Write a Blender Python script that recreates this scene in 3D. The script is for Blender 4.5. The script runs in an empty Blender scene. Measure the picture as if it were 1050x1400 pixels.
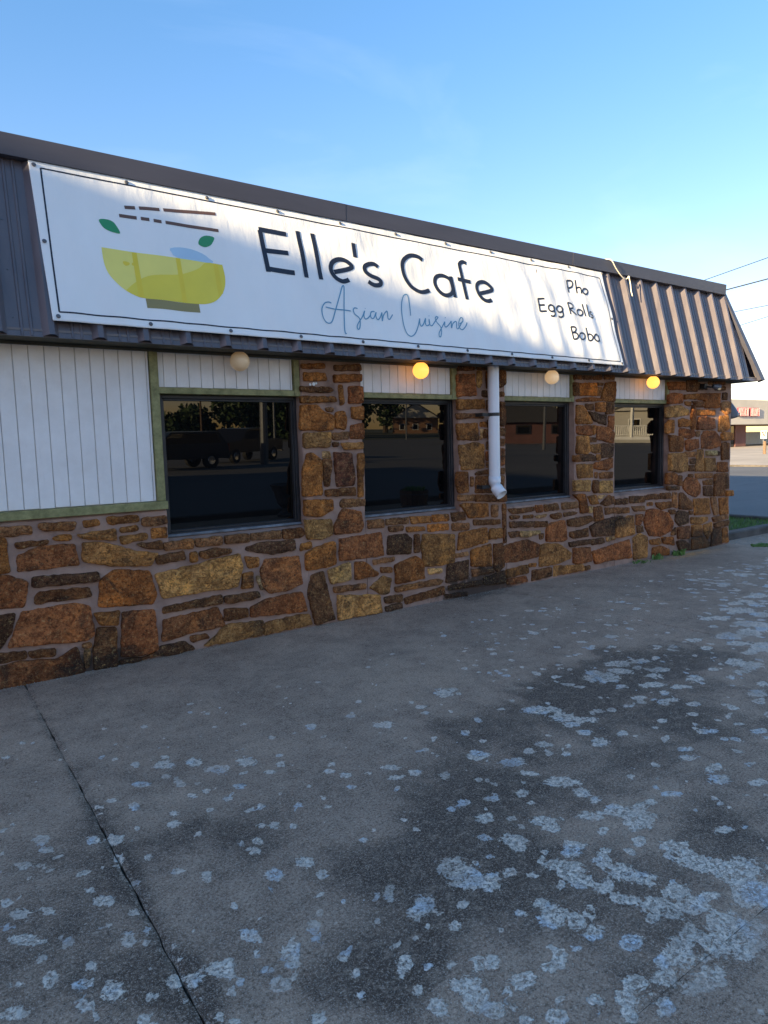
import bpy, bmesh, math, random
import numpy as np
from mathutils import Vector, Matrix, noise
R = math.radians
scene = bpy.context.scene

# ------------------------------------------------------------------ camera
cam = bpy.data.cameras.new('camera')
cam.sensor_fit = 'HORIZONTAL'; cam.sensor_width = 36.0
cam.lens = 925.80/1050*36.0
cam.clip_start = 0.05; cam.clip_end = 3000
camo = bpy.data.objects.new('camera', cam); scene.collection.objects.link(camo)
def cam_axes(yaw, pitch, roll):
    cy, sy, cp, sp = math.cos(yaw), math.sin(yaw), math.cos(pitch), math.sin(pitch)
    f = Vector((sy*cp, cy*cp, sp)); r = Vector((cy, -sy, 0)); u = r.cross(f)
    cr, sr = math.cos(roll), math.sin(roll)
    return cr*r+sr*u, -sr*r+cr*u, f
_r, _u, _f = cam_axes(0.60951, -0.09592, -0.02966)
M = Matrix((_r, _u, -_f)).transposed().to_4x4(); M.translation = Vector((0, -5.315, 1.6))
camo.matrix_world = M
scene.camera = camo

# ------------------------------------------------------------------ light
SUN_EL = R(11.4); SUN_DIR = Vector((-1, -0.145, 0)).normalized()*math.cos(SUN_EL)+Vector((0, 0, math.sin(SUN_EL)))
w = bpy.data.worlds.new('World'); scene.world = w; w.use_nodes = True
wn = w.node_tree.nodes; wl = w.node_tree.links; wn.clear()
sky = wn.new('ShaderNodeTexSky'); sky.sky_type = 'NISHITA'; sky.sun_disc = False
sky.sun_elevation = SUN_EL; sky.sun_rotation = math.atan2(SUN_DIR.x, SUN_DIR.y)
sky.air_density = 1.0; sky.dust_density = 0.3; sky.ozone_density = 1.3; sky.altitude = 200
tc = wn.new('ShaderNodeTexCoord'); mp = wn.new('ShaderNodeMapping')
mp.inputs['Rotation'].default_value = (0, 0, R(28)); mp.inputs['Scale'].default_value = (1.0, 2.6, 5.0)
wl.new(tc.outputs['Generated'], mp.inputs['Vector'])
nz = wn.new('ShaderNodeTexNoise'); nz.inputs['Scale'].default_value = 1.5; nz.inputs['Detail'].default_value = 6; nz.inputs['Roughness'].default_value = .52
nz.inputs['Distortion'].default_value = .5
wl.new(mp.outputs[0], nz.inputs['Vector'])
mr = wn.new('ShaderNodeMapRange'); mr.inputs[1].default_value = .52; mr.inputs[2].default_value = .85; mr.inputs[3].default_value = 0; mr.inputs[4].default_value = .13
wl.new(nz.outputs['Fac'], mr.inputs[0])
mx = wn.new('ShaderNodeMix'); mx.data_type = 'RGBA'; mx.inputs[7].default_value = (3.6, 3.8, 4.4, 1)
hs = wn.new('ShaderNodeHueSaturation'); hs.inputs['Saturation'].default_value = 1.42
wl.new(sky.outputs[0], hs.inputs['Color'])
tint = wn.new('ShaderNodeMix'); tint.data_type = 'RGBA'; tint.blend_type = 'MULTIPLY'; tint.inputs[0].default_value = 1; tint.inputs[7].default_value = (1.22, .915, 1.05, 1)
wl.new(hs.outputs[0], tint.inputs[6])
gm = wn.new('ShaderNodeGamma'); gm.inputs[1].default_value = .78
wl.new(tint.outputs[2], gm.inputs[0]); wl.new(mr.outputs[0], mx.inputs[0]); wl.new(gm.outputs[0], mx.inputs[6])
bg = wn.new('ShaderNodeBackground'); bg.inputs['Strength'].default_value = 0.113
wo = wn.new('ShaderNodeOutputWorld'); wl.new(mx.outputs[2], bg.inputs[0]); wl.new(bg.outputs[0], wo.inputs[0])
sun = bpy.data.lights.new('sun', 'SUN'); sun.energy = 5.0; sun.angle = R(.5); sun.color = (1.0, .77, .43)
suno = bpy.data.objects.new('sun', sun); scene.collection.objects.link(suno)
suno.rotation_euler = SUN_DIR.to_track_quat('Z', 'Y').to_euler(); suno.location = (-20, -5, 20)
vs = scene.view_settings
scene.display_settings.display_device = 'sRGB'
vs.view_transform = 'Standard'; vs.look = 'None'; vs.exposure = 2.05; vs.gamma = 1; vs.use_curve_mapping = False
scene.render.film_transparent = False

STONES=[["t",441,1130,675,1120,676,1059,499,1061,436,1059],
["t",725,1132,970,1125,948,1064,760,1074,726,1095],
["o",1017,1127,1119,1131,1132,1085,1025,1074],
["o",1184,1139,1408,1136,1415,1086,1220,1077,1190,1093],
["t",1441,1110,1619,1116,1629,1053,1514,1043,1438,1050],
["o",1275,1052,1397,1061,1407,1020,1278,1011],
["g",969,1030,1237,1049,1240,959,1103,977,997,1001],
["o",807,1021,859,1040,931,1033,925,992,822,1000],
["d",567,1012,778,1011,770,978,577,967],
["g",1267,987,1464,994,1471,946,1279,923],
["o",1506,1024,1620,1024,1623,941,1505,945],
["d",1385,915,1573,925,1583,852,1438,879],
["o",446,1054,514,1047,525,812,459,809,428,813],
["r",579,922,730,966,947,962,969,805,786,809,571,804],
["g",1004,966,1174,944,1371,862,1543,829,1482,738,1188,771,997,828],
["k",660,757,1093,740,1101,671,828,673,652,683],
["d",666,613,696,646,1020,633,1039,562,884,560,662,559],
["b",1107,670,1210,735,1466,695,1514,503,1476,433,1082,474],
["r",428,807,521,782,627,724,590,553,442,568,411,573],
["r",473,279,577,521,917,526,1022,486,1038,272,981,237,748,263],
["k",406,513,534,516,503,385,420,277,387,259],
["o",1045,430,1228,423,1208,315,1085,337],
["d",1059,315,1195,297,1188,1,1020,4,1024,156],
["r",1246,403,1487,386,1501,60,1386,49,1218,65],
["d",387,253,579,239,580,182,413,180,382,186],
["d",595,229,768,220,762,163,608,182],
["r",379,150,541,171,763,137,907,205,959,4,729,-10,400,-4,368,-2],
["t",950,217,1014,218,1013,178,951,181],
["p",962,168,1001,167,989,37,961,30,953,91],
["d",1216,42,1385,28,1480,50,1505,24,1343,2,1201,9],
["t",1594,902,1828,911,1824,833,1598,840],
["d",1528,809,1744,823,1756,751,1531,740],
["o",1795,801,1854,803,1855,723,1794,723],
["t",1844,907,2066,908,2065,838,1852,842],
["t",2096,905,2306,905,2311,834,2099,840],
["t",2327,903,2606,905,2602,832,2329,843],
["d",2630,908,2815,907,2842,847,2792,821,2626,829],
["d",1875,800,2011,817,2144,794,2142,758,1923,736,1879,760],
["k",2283,795,2409,818,2734,811,2739,719,2512,706,2273,767],
["o",2799,765,2898,777,2905,718,2786,702],
["y",1512,665,2210,746,2236,635,2178,469,1560,465],
["o",2261,715,2388,691,2384,616,2291,611],
["o",2236,569,2325,577,2321,443,2215,447],
["r",2446,668,2775,658,2798,406,2665,372,2477,369,2407,436,2397,581],
["p",2354,528,2390,531,2413,413,2388,413],
["o",2935,715,3140,751,3152,541,3048,523,2837,524,2838,673],
["d",1559,395,2039,424,2043,349,1553,341],
["d",2063,404,2369,402,2385,346,2119,337,2069,348],
["r",1553,294,2000,323,2058,157,1777,151,1536,120],
["d",2058,298,2264,272,2266,196,2052,199],
["r",2291,276,2438,321,2779,338,2830,153,2468,179,2287,189],
["g",1867,21,2076,162,2401,142,2386,13,2085,14],
["g",2419,118,2731,134,2848,123,2880,23,2404,9],
["d",2884,465,3016,491,3110,33,2904,18,2847,310],
["d",1759,122,1889,122,1919,76,1772,68],
["k",1443,26,1522,88,1709,92,1793,11,1609,0],
["r",3196,769,3665,785,3693,555,3440,561,3192,565],
["t",3520,914,3693,909,3691,829,3517,835],
["t",3730,906,3995,904,3993,842,3728,846],
["o",4016,908,4272,891,4278,823,4039,832],
["o",4299,900,4512,893,4518,823,4311,829],
["d",4549,901,4735,897,4748,812,4566,813],
["d",3752,833,3928,827,3914,777,3763,781],
["o",3966,809,4188,793,4200,750,3977,755],
["o",4242,809,4509,796,4507,725,4240,735],
["t",4560,791,4791,777,4789,704,4564,715],
["k",3749,742,3964,741,4034,682,4014,538,3730,561],
["d",4062,721,4125,719,4127,542,4056,544],
["g",4172,715,4585,674,4578,385,4408,374,4176,392,4147,586],
["o",4658,684,5045,703,5051,544,4624,501],
["o",5097,682,5273,675,5278,566,5074,571],
["o",4673,972,4737,989,5066,961,5072,820,4792,830,4736,908],
["t",5127,938,5215,932,5212,809,5125,816],
["d",4857,803,5250,776,5249,723,4864,742],
["y",3062,494,3300,538,3305,374,3089,365],
["b",3357,535,3462,522,3614,402,3601,374,3351,368],
["t",3563,530,3809,531,3803,491,3568,479],
["d",3647,449,3776,432,3774,381,3650,393],
["b",3814,448,4073,506,4164,436,4186,263,3820,261],
["t",3115,332,3466,317,3464,262,3119,277],
["y",3152,249,3618,182,3641,10,3153,13],
["g",3512,265,3674,358,3772,320,3742,180,3643,184],
["t",3806,232,4349,240,4431,207,4375,172,3817,179],
["d",3917,101,4430,153,4433,65,3941,34],
["d",3678,148,3893,146,3890,73,3689,89],
["k",3687,54,3877,65,3888,11,3698,0],
["p",4229,360,4407,341,4406,298,4241,298],
["k",4492,374,4782,383,4763,184,4459,182],
["t",4594,467,4769,473,4777,428,4608,421],
["o",4814,479,5104,522,5108,274,4810,312],
["d",5144,511,5283,508,5304,249,5207,192,5145,247],
["t",4824,276,5129,244,5144,200,4831,192],
["d",4492,144,4957,145,4971,86,4499,92],
["k",4988,164,5304,203,5317,60,5002,82],
["d",5284,933,5342,936,5347,512,5293,507],
["d",4442,63,4744,47,4743,2,4455,24],
["d",5370,879,5799,874,5803,824,5535,813,5437,821],
["r",5810,888,5928,882,5940,806,5829,803],
["d",5956,884,6181,882,6224,805,5966,804],
["t",6258,884,6516,881,6551,803,6269,806],
["d",5394,800,5545,792,5534,761,5416,757],
["o",5615,789,5767,784,5767,745,5614,747],
["p",5798,767,6008,774,5986,744,5839,735],
["d",6061,760,6246,767,6257,714,6136,699,6067,726],
["d",6290,763,6470,764,6550,745,6516,727,6301,715],
["k",5396,735,5756,709,5766,648,5405,664],
["d",5787,703,6007,691,6011,625,5796,631],
["r",6050,658,6301,673,6345,445,6288,423,5984,455,5981,584],
["d",6352,676,6773,691,6832,627,6702,592,6538,577,6368,600],
["t",5375,621,5544,615,5543,555,5413,554],
["p",5562,617,5879,594,5889,561,5672,535,5555,547],
["d",5868,552,5942,552,5931,494,5878,485],
["r",5299,469,5412,491,5672,507,5857,437,5845,293,5507,276,5311,286],
["g",5888,419,5983,430,6200,400,6423,270,6400,197,6154,167,5864,171],
["d",6401,522,6737,543,6737,435,6469,439,6396,469],
["k",6378,403,6773,401,6773,339,6400,341],
["r",6457,319,6773,300,6796,118,6537,119,6457,144],
["o",5329,206,5668,220,5677,125,5328,112],
["o",5693,224,5823,220,5808,178,5704,182],
["d",5749,145,6056,142,6070,36,5737,19],
["g",6121,149,6630,104,6642,29,6109,23],
["d",6673,71,6772,77,6772,27,6677,21],
["r",5347,96,5636,95,5665,26,5424,28,5346,39],
["k",6761,556,6966,615,7239,631,7240,400,6820,427],
["d",6844,788,6977,786,7015,611,6856,613],
["t",7063,764,7201,753,7214,681,7076,677],
["r",6808,241,7552,317,7621,66,7090,90,6869,78],
["k",6801,390,7040,389,7065,323,6808,319],
["p",7089,392,7253,383,7266,342,7102,335],
["d",6970,818,7137,915,7238,893,7238,806,7088,785],
["o",6730,927,6868,936,6929,821,6796,827],
["b",6460,967,6690,957,6737,735,6590,736,6574,877],
["p",6749,803,6820,798,6808,722,6754,726],
["d",6488,2382,6629,2381,6629,2326,6497,2322],
["d",6652,2376,6812,2384,6818,2332,6657,2325],
["d",6845,2389,7000,2394,7000,2335,6845,2327],
["d",7040,2396,7244,2409,7234,2345,7050,2340],
["O",6585,2282,6891,2291,6897,2141,6590,2136],
["d",6478,2285,6564,2281,6568,2141,6487,2134],
["d",6910,2298,7040,2295,7020,2263,6920,2261],
["t",6910,2242,6990,2244,6970,2143,6911,2142],
["o",7071,2296,7255,2321,7250,2078,6971,2080,7000,2175],
["b",6524,2092,6783,2121,6950,2111,6951,2080,6533,2061],
["o",6524,2025,6638,2020,6802,1822,6792,1803,6523,1804],
["d",6686,2039,6845,2044,6842,1966,6705,1973],
["o",6877,2054,7061,2062,7052,1948,6881,1957],
["d",7078,2062,7236,2065,7226,1930,7072,1923],
["k",6744,1953,7062,1910,7072,1783,6842,1841],
["r",7127,1897,7231,1891,7217,1730,7124,1729],
["r",6529,1780,6802,1782,6802,1659,6532,1688],
["o",6826,1782,6881,1784,6865,1671,6818,1678],
["r",6901,1777,7103,1757,7227,1691,7218,1562,7063,1591,6905,1619],
["g",6532,1657,6734,1654,6773,1471,6704,1442,6522,1453],
["d",6767,1641,6893,1635,6893,1582,6763,1582],
["g",6792,1546,6972,1561,6972,1453,6882,1445,6792,1477],
["k",6986,1561,7224,1549,7218,1394,6992,1382],
["b",6471,1430,6604,1432,6604,1357,6474,1362],
["k",6617,1432,6783,1439,6886,1404,6882,1351,6627,1357],
["o",6898,1429,6982,1427,6978,1353,6902,1359],
["r",6858,1329,7187,1379,7198,1258,7105,1229,6852,1259],
["g",6527,1323,6822,1318,6842,1152,6550,1160],
["t",6866,1214,6926,1212,6922,1141,6866,1144],
["t",6952,1204,7198,1206,7199,1127,6962,1133],
["y",6477,1133,6773,1123,6773,984,6477,1008],
["d",6832,1114,6922,1109,6932,980,6862,959,6818,1000],
["y",6946,1076,6993,1099,7189,1095,7200,944,6947,960],
["p",6932,922,7065,920,6983,874,6939,883],
["d",4678,2407,4912,2423,4911,2367,4684,2347],
["d",4935,2419,5068,2424,5059,2373,4942,2374],
["r",4668,2313,4903,2327,4921,2108,4670,2092],
["y",4945,2357,5012,2365,5014,2229,4977,2185,4946,2205],
["d",5016,2161,5231,2168,5230,2096,5014,2098],
["o",4662,2064,5045,2068,5051,1973,4667,1959],
["t",4646,1920,5034,1921,5025,1864,4869,1875,4664,1858],
["o",4653,1814,4946,1818,4950,1640,4666,1651],
["o",4977,1829,5072,1835,5071,1777,4976,1781],
["p",4976,1755,5015,1754,5013,1656,4973,1651],
["d",5026,1751,5074,1754,5072,1665,5024,1662],
["g",4680,1595,4910,1615,5023,1593,5018,1349,4704,1336],
["d",4895,1291,4935,1312,5110,1328,5109,1275,4902,1273],
["b",4636,1314,4795,1312,4802,1100,4660,1103,4632,1190],
["t",4824,1259,4871,1257,4861,1159,4822,1162],
["d",4902,1256,5109,1257,5138,1073,4890,1088],
["t",4660,1080,4867,1072,4865,1003,4658,1017],
["d",4882,1066,5327,1043,5334,964,4888,995],
["d",5263,2381,5345,2373,5352,2239,5289,2200,5256,2199],
["d",5259,2149,5341,2151,5337,2104,5258,2095],
["d",5270,2045,5339,2040,5346,1852,5315,1781,5266,1793],
["d",5262,1764,5348,1757,5343,1680,5257,1678],
["d",5255,1658,5342,1645,5331,1574,5255,1576],
["r",5254,1546,5331,1538,5328,1366,5254,1357],
["d",5254,1327,5332,1330,5323,1265,5256,1268],
["t",5256,1250,5322,1241,5302,1068,5290,1117],
["d",5075,2356,5235,2363,5232,2189,5079,2185],
["d",5077,2059,5230,2062,5228,1957,5075,1956],
["d",5088,1852,5242,1852,5240,1770,5087,1771],
["d",5090,1754,5240,1752,5238,1641,5087,1643],
["d",5065,1621,5221,1623,5220,1535,5066,1539],
["r",5058,1516,5219,1512,5218,1417,5056,1423],
["t",5063,1405,5217,1400,5216,1341,5062,1347],
["d",5134,1326,5227,1325,5226,1263,5133,1268],
["d",5165,1243,5236,1239,5261,1065,5170,1071],
["b",2874,2342,3103,2356,3111,2312,2882,2298],
["d",3205,2343,3482,2364,3491,2305,3213,2294],
["o",2894,2269,3099,2269,3117,2203,2891,2196],
["b",3195,2258,3490,2274,3491,2207,3199,2188],
["d",2855,2149,3145,2148,3181,2114,3133,2098,2859,2101],
["o",2851,2063,3193,2064,3218,2017,2858,2000],
["o",3245,2165,3281,2169,3302,2006,3253,1987],
["r",3351,2157,3496,2161,3497,2015,3345,2006],
["o",2853,1983,3016,1985,3084,1922,3176,1893,3170,1768,3047,1761,2838,1772],
["t",3100,1966,3189,1964,3177,1926,3107,1933],
["o",3202,1919,3293,1934,3318,1866,3297,1767,3196,1786],
["o",3373,1971,3504,1979,3500,1857,3376,1875],
["r",3362,1803,3499,1826,3500,1683,3353,1685],
["t",3165,1738,3339,1749,3331,1677,3162,1680],
["g",2870,1742,3144,1746,3126,1615,2869,1610],
["d",3161,1656,3228,1655,3223,1616,3160,1614],
["g",3249,1648,3487,1650,3489,1587,3289,1582],
["o",2887,1554,2947,1566,3035,1497,3031,1185,2836,1189,2846,1399],
["p",3055,1576,3131,1573,3139,1511,3052,1514],
["d",3052,1505,3138,1502,3135,1421,3107,1258,3056,1268],
["m",3166,1564,3352,1549,3391,1319,3373,1255,3190,1253],
["o",3421,1538,3488,1545,3472,1144,3412,1142],
["d",3064,1228,3383,1236,3384,1157,3072,1170],
["o",2848,1153,3133,1137,3139,1043,3013,995,2848,1012],
["t",3216,1101,3249,1135,3493,1118,3491,1049,3225,1058],
["r",3144,897,3245,1044,3440,1001,3468,867,3432,811,3151,814],
["y",2846,974,3115,958,3119,817,3004,787,2862,802],
["b",8389,2348,8784,2360,8807,2253,8430,2250],
["d",8824,2384,9072,2392,9076,2237,8844,2237],
["k",9094,2369,9308,2318,9375,2273,9118,2261],
["d",9370,2436,9523,2435,9526,2347,9383,2349],
["d",9557,2419,9816,2433,9819,2349,9559,2348],
["d",9549,2318,9808,2325,9810,2271,9562,2265],
["r",8402,2183,8528,2208,8748,2201,8750,2077,8395,2062],
["o",8778,2191,9144,2209,9083,2133,8769,2128],
["b",9172,2210,9653,2226,9648,2017,9295,2014,9271,2119,9111,2126],
["o",8791,2095,8944,2097,8925,2034,8812,2050],
["d",8965,2103,9250,2101,9241,2025,9071,2024],
["y",8347,2017,8691,2043,8916,1976,8908,1913,8614,1890,8359,1884],
["b",8966,2046,9008,2052,9063,1943,9058,1717,8954,1718,8943,1919],
["o",9087,1989,9571,1993,9573,1915,9096,1908],
["d",9766,2234,9892,2237,9884,2134,9758,2138],
["t",9714,2083,9827,2109,9978,2105,9972,1947,9880,1922,9740,1982],
["K",9139,1885,9321,1897,9541,1861,9579,1730,9457,1713,9090,1711],
["g",9698,1897,9904,1910,9957,1727,9820,1673,9660,1681,9678,1801],
["o",8645,1851,8755,1868,8920,1839,8932,1758,8657,1751],
["o",8352,1790,8438,1845,8536,1845,8539,1671,8354,1673],
["r",8668,1715,8698,1732,9027,1706,9061,1630,8926,1588,8670,1630],
["t",9081,1682,9187,1686,9178,1616,9082,1618],
["r",9220,1627,9283,1685,9569,1688,9720,1572,9690,1463,9466,1433,9226,1445],
["G",9734,1644,9820,1665,10042,1652,10058,1554,9755,1547],
["b",8438,1644,8761,1623,8794,1531,8766,1417,8466,1419],
["r",8823,1564,8905,1580,9147,1576,9161,1453,8909,1422,8837,1438],
["t",8817,1409,9077,1402,9069,1332,8829,1334],
["P",9335,1407,9579,1406,9592,1339,9348,1341],
["k",9606,1399,9715,1384,9706,1330,9615,1335],
["g",8437,1392,8807,1392,8892,1297,8885,1141,8711,1131,8441,1166],
["k",8943,1307,9069,1305,9061,1233,8945,1237],
["d",8904,1221,9040,1216,9042,1134,8906,1140],
["g",9130,1430,9269,1426,9285,1260,9278,1123,9074,1127,9092,1267],
["g",9306,1301,9593,1297,9611,1109,9311,1118],
["d",9734,1499,9871,1520,9892,1275,9765,1261],
["d",9895,1508,9965,1506,9974,1266,9915,1268],
["b",9663,1234,9929,1224,9934,1082,9634,1095],
["b",8373,1136,8550,1133,8631,1101,8634,969,8366,989],
["d",8907,1093,9012,1094,9013,1047,8908,1053],
["t",9075,1097,9522,1082,9535,1009,9087,1032],
["r",8777,982,8879,1055,9093,1024,9204,918,9215,807,9100,760,8920,816,8779,903],
["d",9275,985,9517,992,9520,910,9295,923],
["k",9285,903,9501,891,9525,746,9300,771],
["d",9572,1061,9841,1069,9845,736,9563,744],
["k",9873,1057,9960,1053,9968,833,9889,837],
["G",9870,807,10057,796,10072,721,9893,722],
["d",8399,955,8692,938,8683,886,8407,902],
["t",9488,728,9621,719,9706,474,9591,463,9510,614],
["o",9706,703,9953,697,9974,453,9753,454],
["o",9047,738,9431,722,9476,493,9071,506],
["d",8684,841,8780,844,9012,680,8997,592,8682,626],
["t",8524,861,8643,853,8647,638,8528,667],
["d",8621,1087,8740,1081,8743,944,8623,961],
["k",7257,858,7512,856,7526,779,7269,785],
["d",7562,875,7841,857,7873,777,7575,783],
["d",7888,861,8104,871,8212,856,8207,793,7907,805],
["d",8239,870,8445,865,8475,782,8240,794],
["o",7947,764,8065,763,8066,716,7947,720],
["b",8127,751,8490,741,8505,667,8270,644,8160,693],
["t",7608,742,7882,729,7901,657,7664,673],
["t",7222,756,7526,733,7534,663,7222,681],
["d",7246,626,7416,635,7404,593,7270,602],
["g",7258,573,7539,625,7652,615,7680,373,7442,358,7272,368],
["r",7703,627,7849,615,7845,545,7794,479,7704,495],
["d",7717,470,7846,466,7860,387,7731,384],
["r",7876,542,7935,667,8094,671,8422,592,8538,444,8498,333,8248,285,8005,317,7912,421],
["d",8430,624,8582,623,8601,561,8479,568],
["k",8612,577,8677,600,8912,561,8930,409,8696,389,8594,464],
["d",8932,580,9015,573,9011,520,8942,525],
["g",8973,481,9402,457,9413,401,9234,369,8990,390],
["g",9006,369,9265,349,9285,189,9010,203],
["K",8653,368,8946,366,8959,188,8657,211],
["d",8512,316,8604,381,8612,273,8499,276],
["g",9312,341,9516,366,9520,235,9428,123,9330,236],
["k",9546,215,9583,264,9784,263,9802,22,9495,20],
["o",9827,250,9961,246,9992,29,9819,29],
["t",9529,434,9936,453,9972,388,9580,360],
["d",9580,343,9973,361,9960,273,9598,280],
["o",8006,261,8235,262,8291,191,8196,177,8020,204],
["b",8276,271,8556,246,8587,127,8319,180],
["g",7642,322,7795,369,7953,307,7954,196,7930,40,7658,41],
["b",8074,150,8251,155,8446,93,8447,11,8063,40],
["k",8629,180,8818,169,8967,103,8970,18,8704,39],
["g",9011,174,9301,170,9461,67,9400,13,9015,21]]
PRINT={"logo":[[[1231,651],[1452,650],[1775,646],[2118,641],[2126,546],[2114,465],[2081,398],[2028,342],[1962,307],[1884,293],[1726,294],[1490,299],[1410,316],[1347,348],[1288,404],[1249,466],[1232,547]],[[1360,344],[1421,404],[1496,458],[1579,488],[1746,511],[1846,544],[1927,589],[1990,642],[2118,641],[2126,546],[2114,465],[2081,398],[2028,342],[1962,307],[1884,293],[1726,294],[1490,299],[1410,316]],[[1490,298],[1726,292],[1879,293],[1881,224],[1493,227]],[[1240,863],[1288,875],[1334,864],[1359,828],[1374,780],[1324,782],[1279,796],[1254,821]],[[2083,860],[2023,867],[1978,846],[1955,814],[1952,782],[1997,769],[2039,787],[2063,813]],[[1722,715],[1798,735],[1883,734],[1967,713],[2018,680],[2040,644],[1775,646],[1728,683]],[[1363,555],[1376,567],[1410,561],[1405,542],[1379,533]],[[1426,558],[1447,570],[1469,554],[1463,541],[1431,543]],[[1437,645],[1471,647],[1482,311],[1442,306]],[[1752,645],[1786,645],[1792,300],[1758,297]],[[2045,641],[2084,642],[2090,405],[2050,378]]],"chop":[[[1429,990],[1504,998]],[[1532,1001],[1683,1018]],[[1713,1022],[2126,1066]],[[1384,919],[1506,920]],[[1535,921],[1596,921]],[[1627,920],[1685,920]],[[1715,921],[2128,924]]],"big":[[[2487,988],[2506,633]],[[2477,995],[2729,995]],[[2503,816],[2716,824]],[[2495,658],[2749,656]],[[2844,1045],[2855,628]],[[2985,1046],[2996,629]],[[3140,715],[3325,777],[3302,825],[3247,844],[3188,835],[3137,802],[3112,752],[3118,701],[3154,657],[3207,637],[3247,646],[3280,661]],[[3390,1019],[3387,884]],[[3617,822],[3581,846],[3522,838],[3470,806],[3467,761],[3513,726],[3589,707],[3620,683],[3606,652],[3553,640],[3512,648],[3480,666]],[[4163,967],[4106,996],[4018,993],[3937,941],[3902,871],[3908,773],[3965,682],[4049,639],[4113,642],[4183,668]],[[4479,763],[4457,815],[4379,840],[4299,816],[4268,751],[4292,680],[4356,637],[4434,649],[4479,695],[4479,763]],[[4486,844],[4497,628]],[[4730,1011],[4689,1024],[4644,1000],[4630,942],[4651,624]],[[4571,827],[4738,815]],[[4845,708],[5020,763],[4996,810],[4929,838],[4852,822],[4813,775],[4823,705],[4871,647],[4932,635],[4988,652]]],"small":[[[6246,1020],[6251,879]],[[6249,1016],[6314,1024],[6342,1000],[6324,957],[6268,935],[6250,933]],[[6391,1040],[6391,883]],[[6383,929],[6408,951],[6446,955],[6461,932],[6457,884]],[[6546,950],[6507,943],[6484,913],[6499,889],[6534,883],[6567,899],[6580,929],[6564,947],[6546,950]],[[5694,742],[5698,597]],[[5693,740],[5789,750]],[[5691,670],[5780,679]],[[5700,602],[5796,611]],[[5910,668],[5872,683],[5834,667],[5829,630],[5859,609],[5904,619],[5922,651],[5910,668]],[[5906,682],[5916,590],[5895,561],[5860,555],[5841,563]],[[6049,676],[6010,688],[5970,668],[5960,637],[5987,613],[6033,622],[6060,652],[6049,676]],[[6048,688],[6053,591],[6028,564],[5991,557],[5970,567]],[[6165,740],[6170,601]],[[6165,740],[6226,739],[6254,715],[6235,682],[6177,664],[6274,605]],[[6361,681],[6325,672],[6302,638],[6321,611],[6356,608],[6394,626],[6408,657],[6390,678],[6361,681]],[[6436,758],[6442,605]],[[6510,759],[6501,603]],[[6582,671],[6557,675],[6536,656],[6550,640],[6585,633],[6581,610],[6551,598],[6530,609]],[[6140,458],[6148,311]],[[6139,455],[6192,456],[6212,433],[6184,400],[6146,391],[6201,386],[6226,354],[6198,321],[6148,311]],[[6308,397],[6267,381],[6253,350],[6270,322],[6305,319],[6343,337],[6357,369],[6343,393],[6308,397]],[[6403,469],[6410,317]],[[6407,379],[6438,394],[6471,384],[6487,358],[6468,327],[6428,316],[6410,330]],[[6582,379],[6555,396],[6522,381],[6507,346],[6530,319],[6566,315],[6598,336],[6582,379]],[[6595,387],[6604,315]]],"script":[[[3055,422],[3030,429],[2990,416],[2955,364],[2952,296],[2973,250],[3004,239],[3036,262],[3085,363],[3149,495],[3188,576],[3207,597],[3209,565],[3174,386],[3143,203],[3144,154],[3153,159]],[[2994,382],[3079,369],[3241,370]],[[3318,400],[3290,404],[3270,381],[3279,347],[3317,315],[3321,273],[3306,222],[3287,207],[3280,227],[3299,264],[3351,325],[3387,385]],[[3387,385],[3370,341],[3376,309],[3405,316],[3446,355]],[[3395,407],[3397,403]],[[3493,388],[3459,382],[3439,347],[3446,319],[3472,326],[3509,382],[3498,345],[3511,315],[3540,332],[3576,389]],[[3576,389],[3563,308],[3587,361],[3627,404],[3637,394],[3633,340],[3648,330],[3670,354],[3687,377]],[[3899,389],[3908,487],[3907,577],[3887,594],[3852,571],[3814,493],[3794,387],[3793,284],[3812,211],[3855,185],[3909,211],[3960,282],[3998,368]],[[3998,368],[3991,315],[4003,293],[4032,318],[4066,374],[4054,320],[4069,303],[4106,324],[4108,370],[4103,324],[4130,308],[4178,353],[4233,404]],[[4112,405],[4117,401]],[[4233,404],[4209,407],[4191,385],[4205,348],[4238,312],[4242,267],[4220,212],[4201,210],[4210,249],[4263,314],[4303,364]],[[4303,364],[4293,322],[4306,310],[4345,337],[4383,376]],[[4315,407],[4320,403]],[[4383,376],[4369,303],[4396,349],[4437,376],[4447,361],[4436,313],[4453,303],[4492,341],[4526,383]],[[4486,356],[4532,384],[4535,420],[4511,418],[4479,371],[4476,316],[4511,299],[4561,339],[4584,377]]]}
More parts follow.
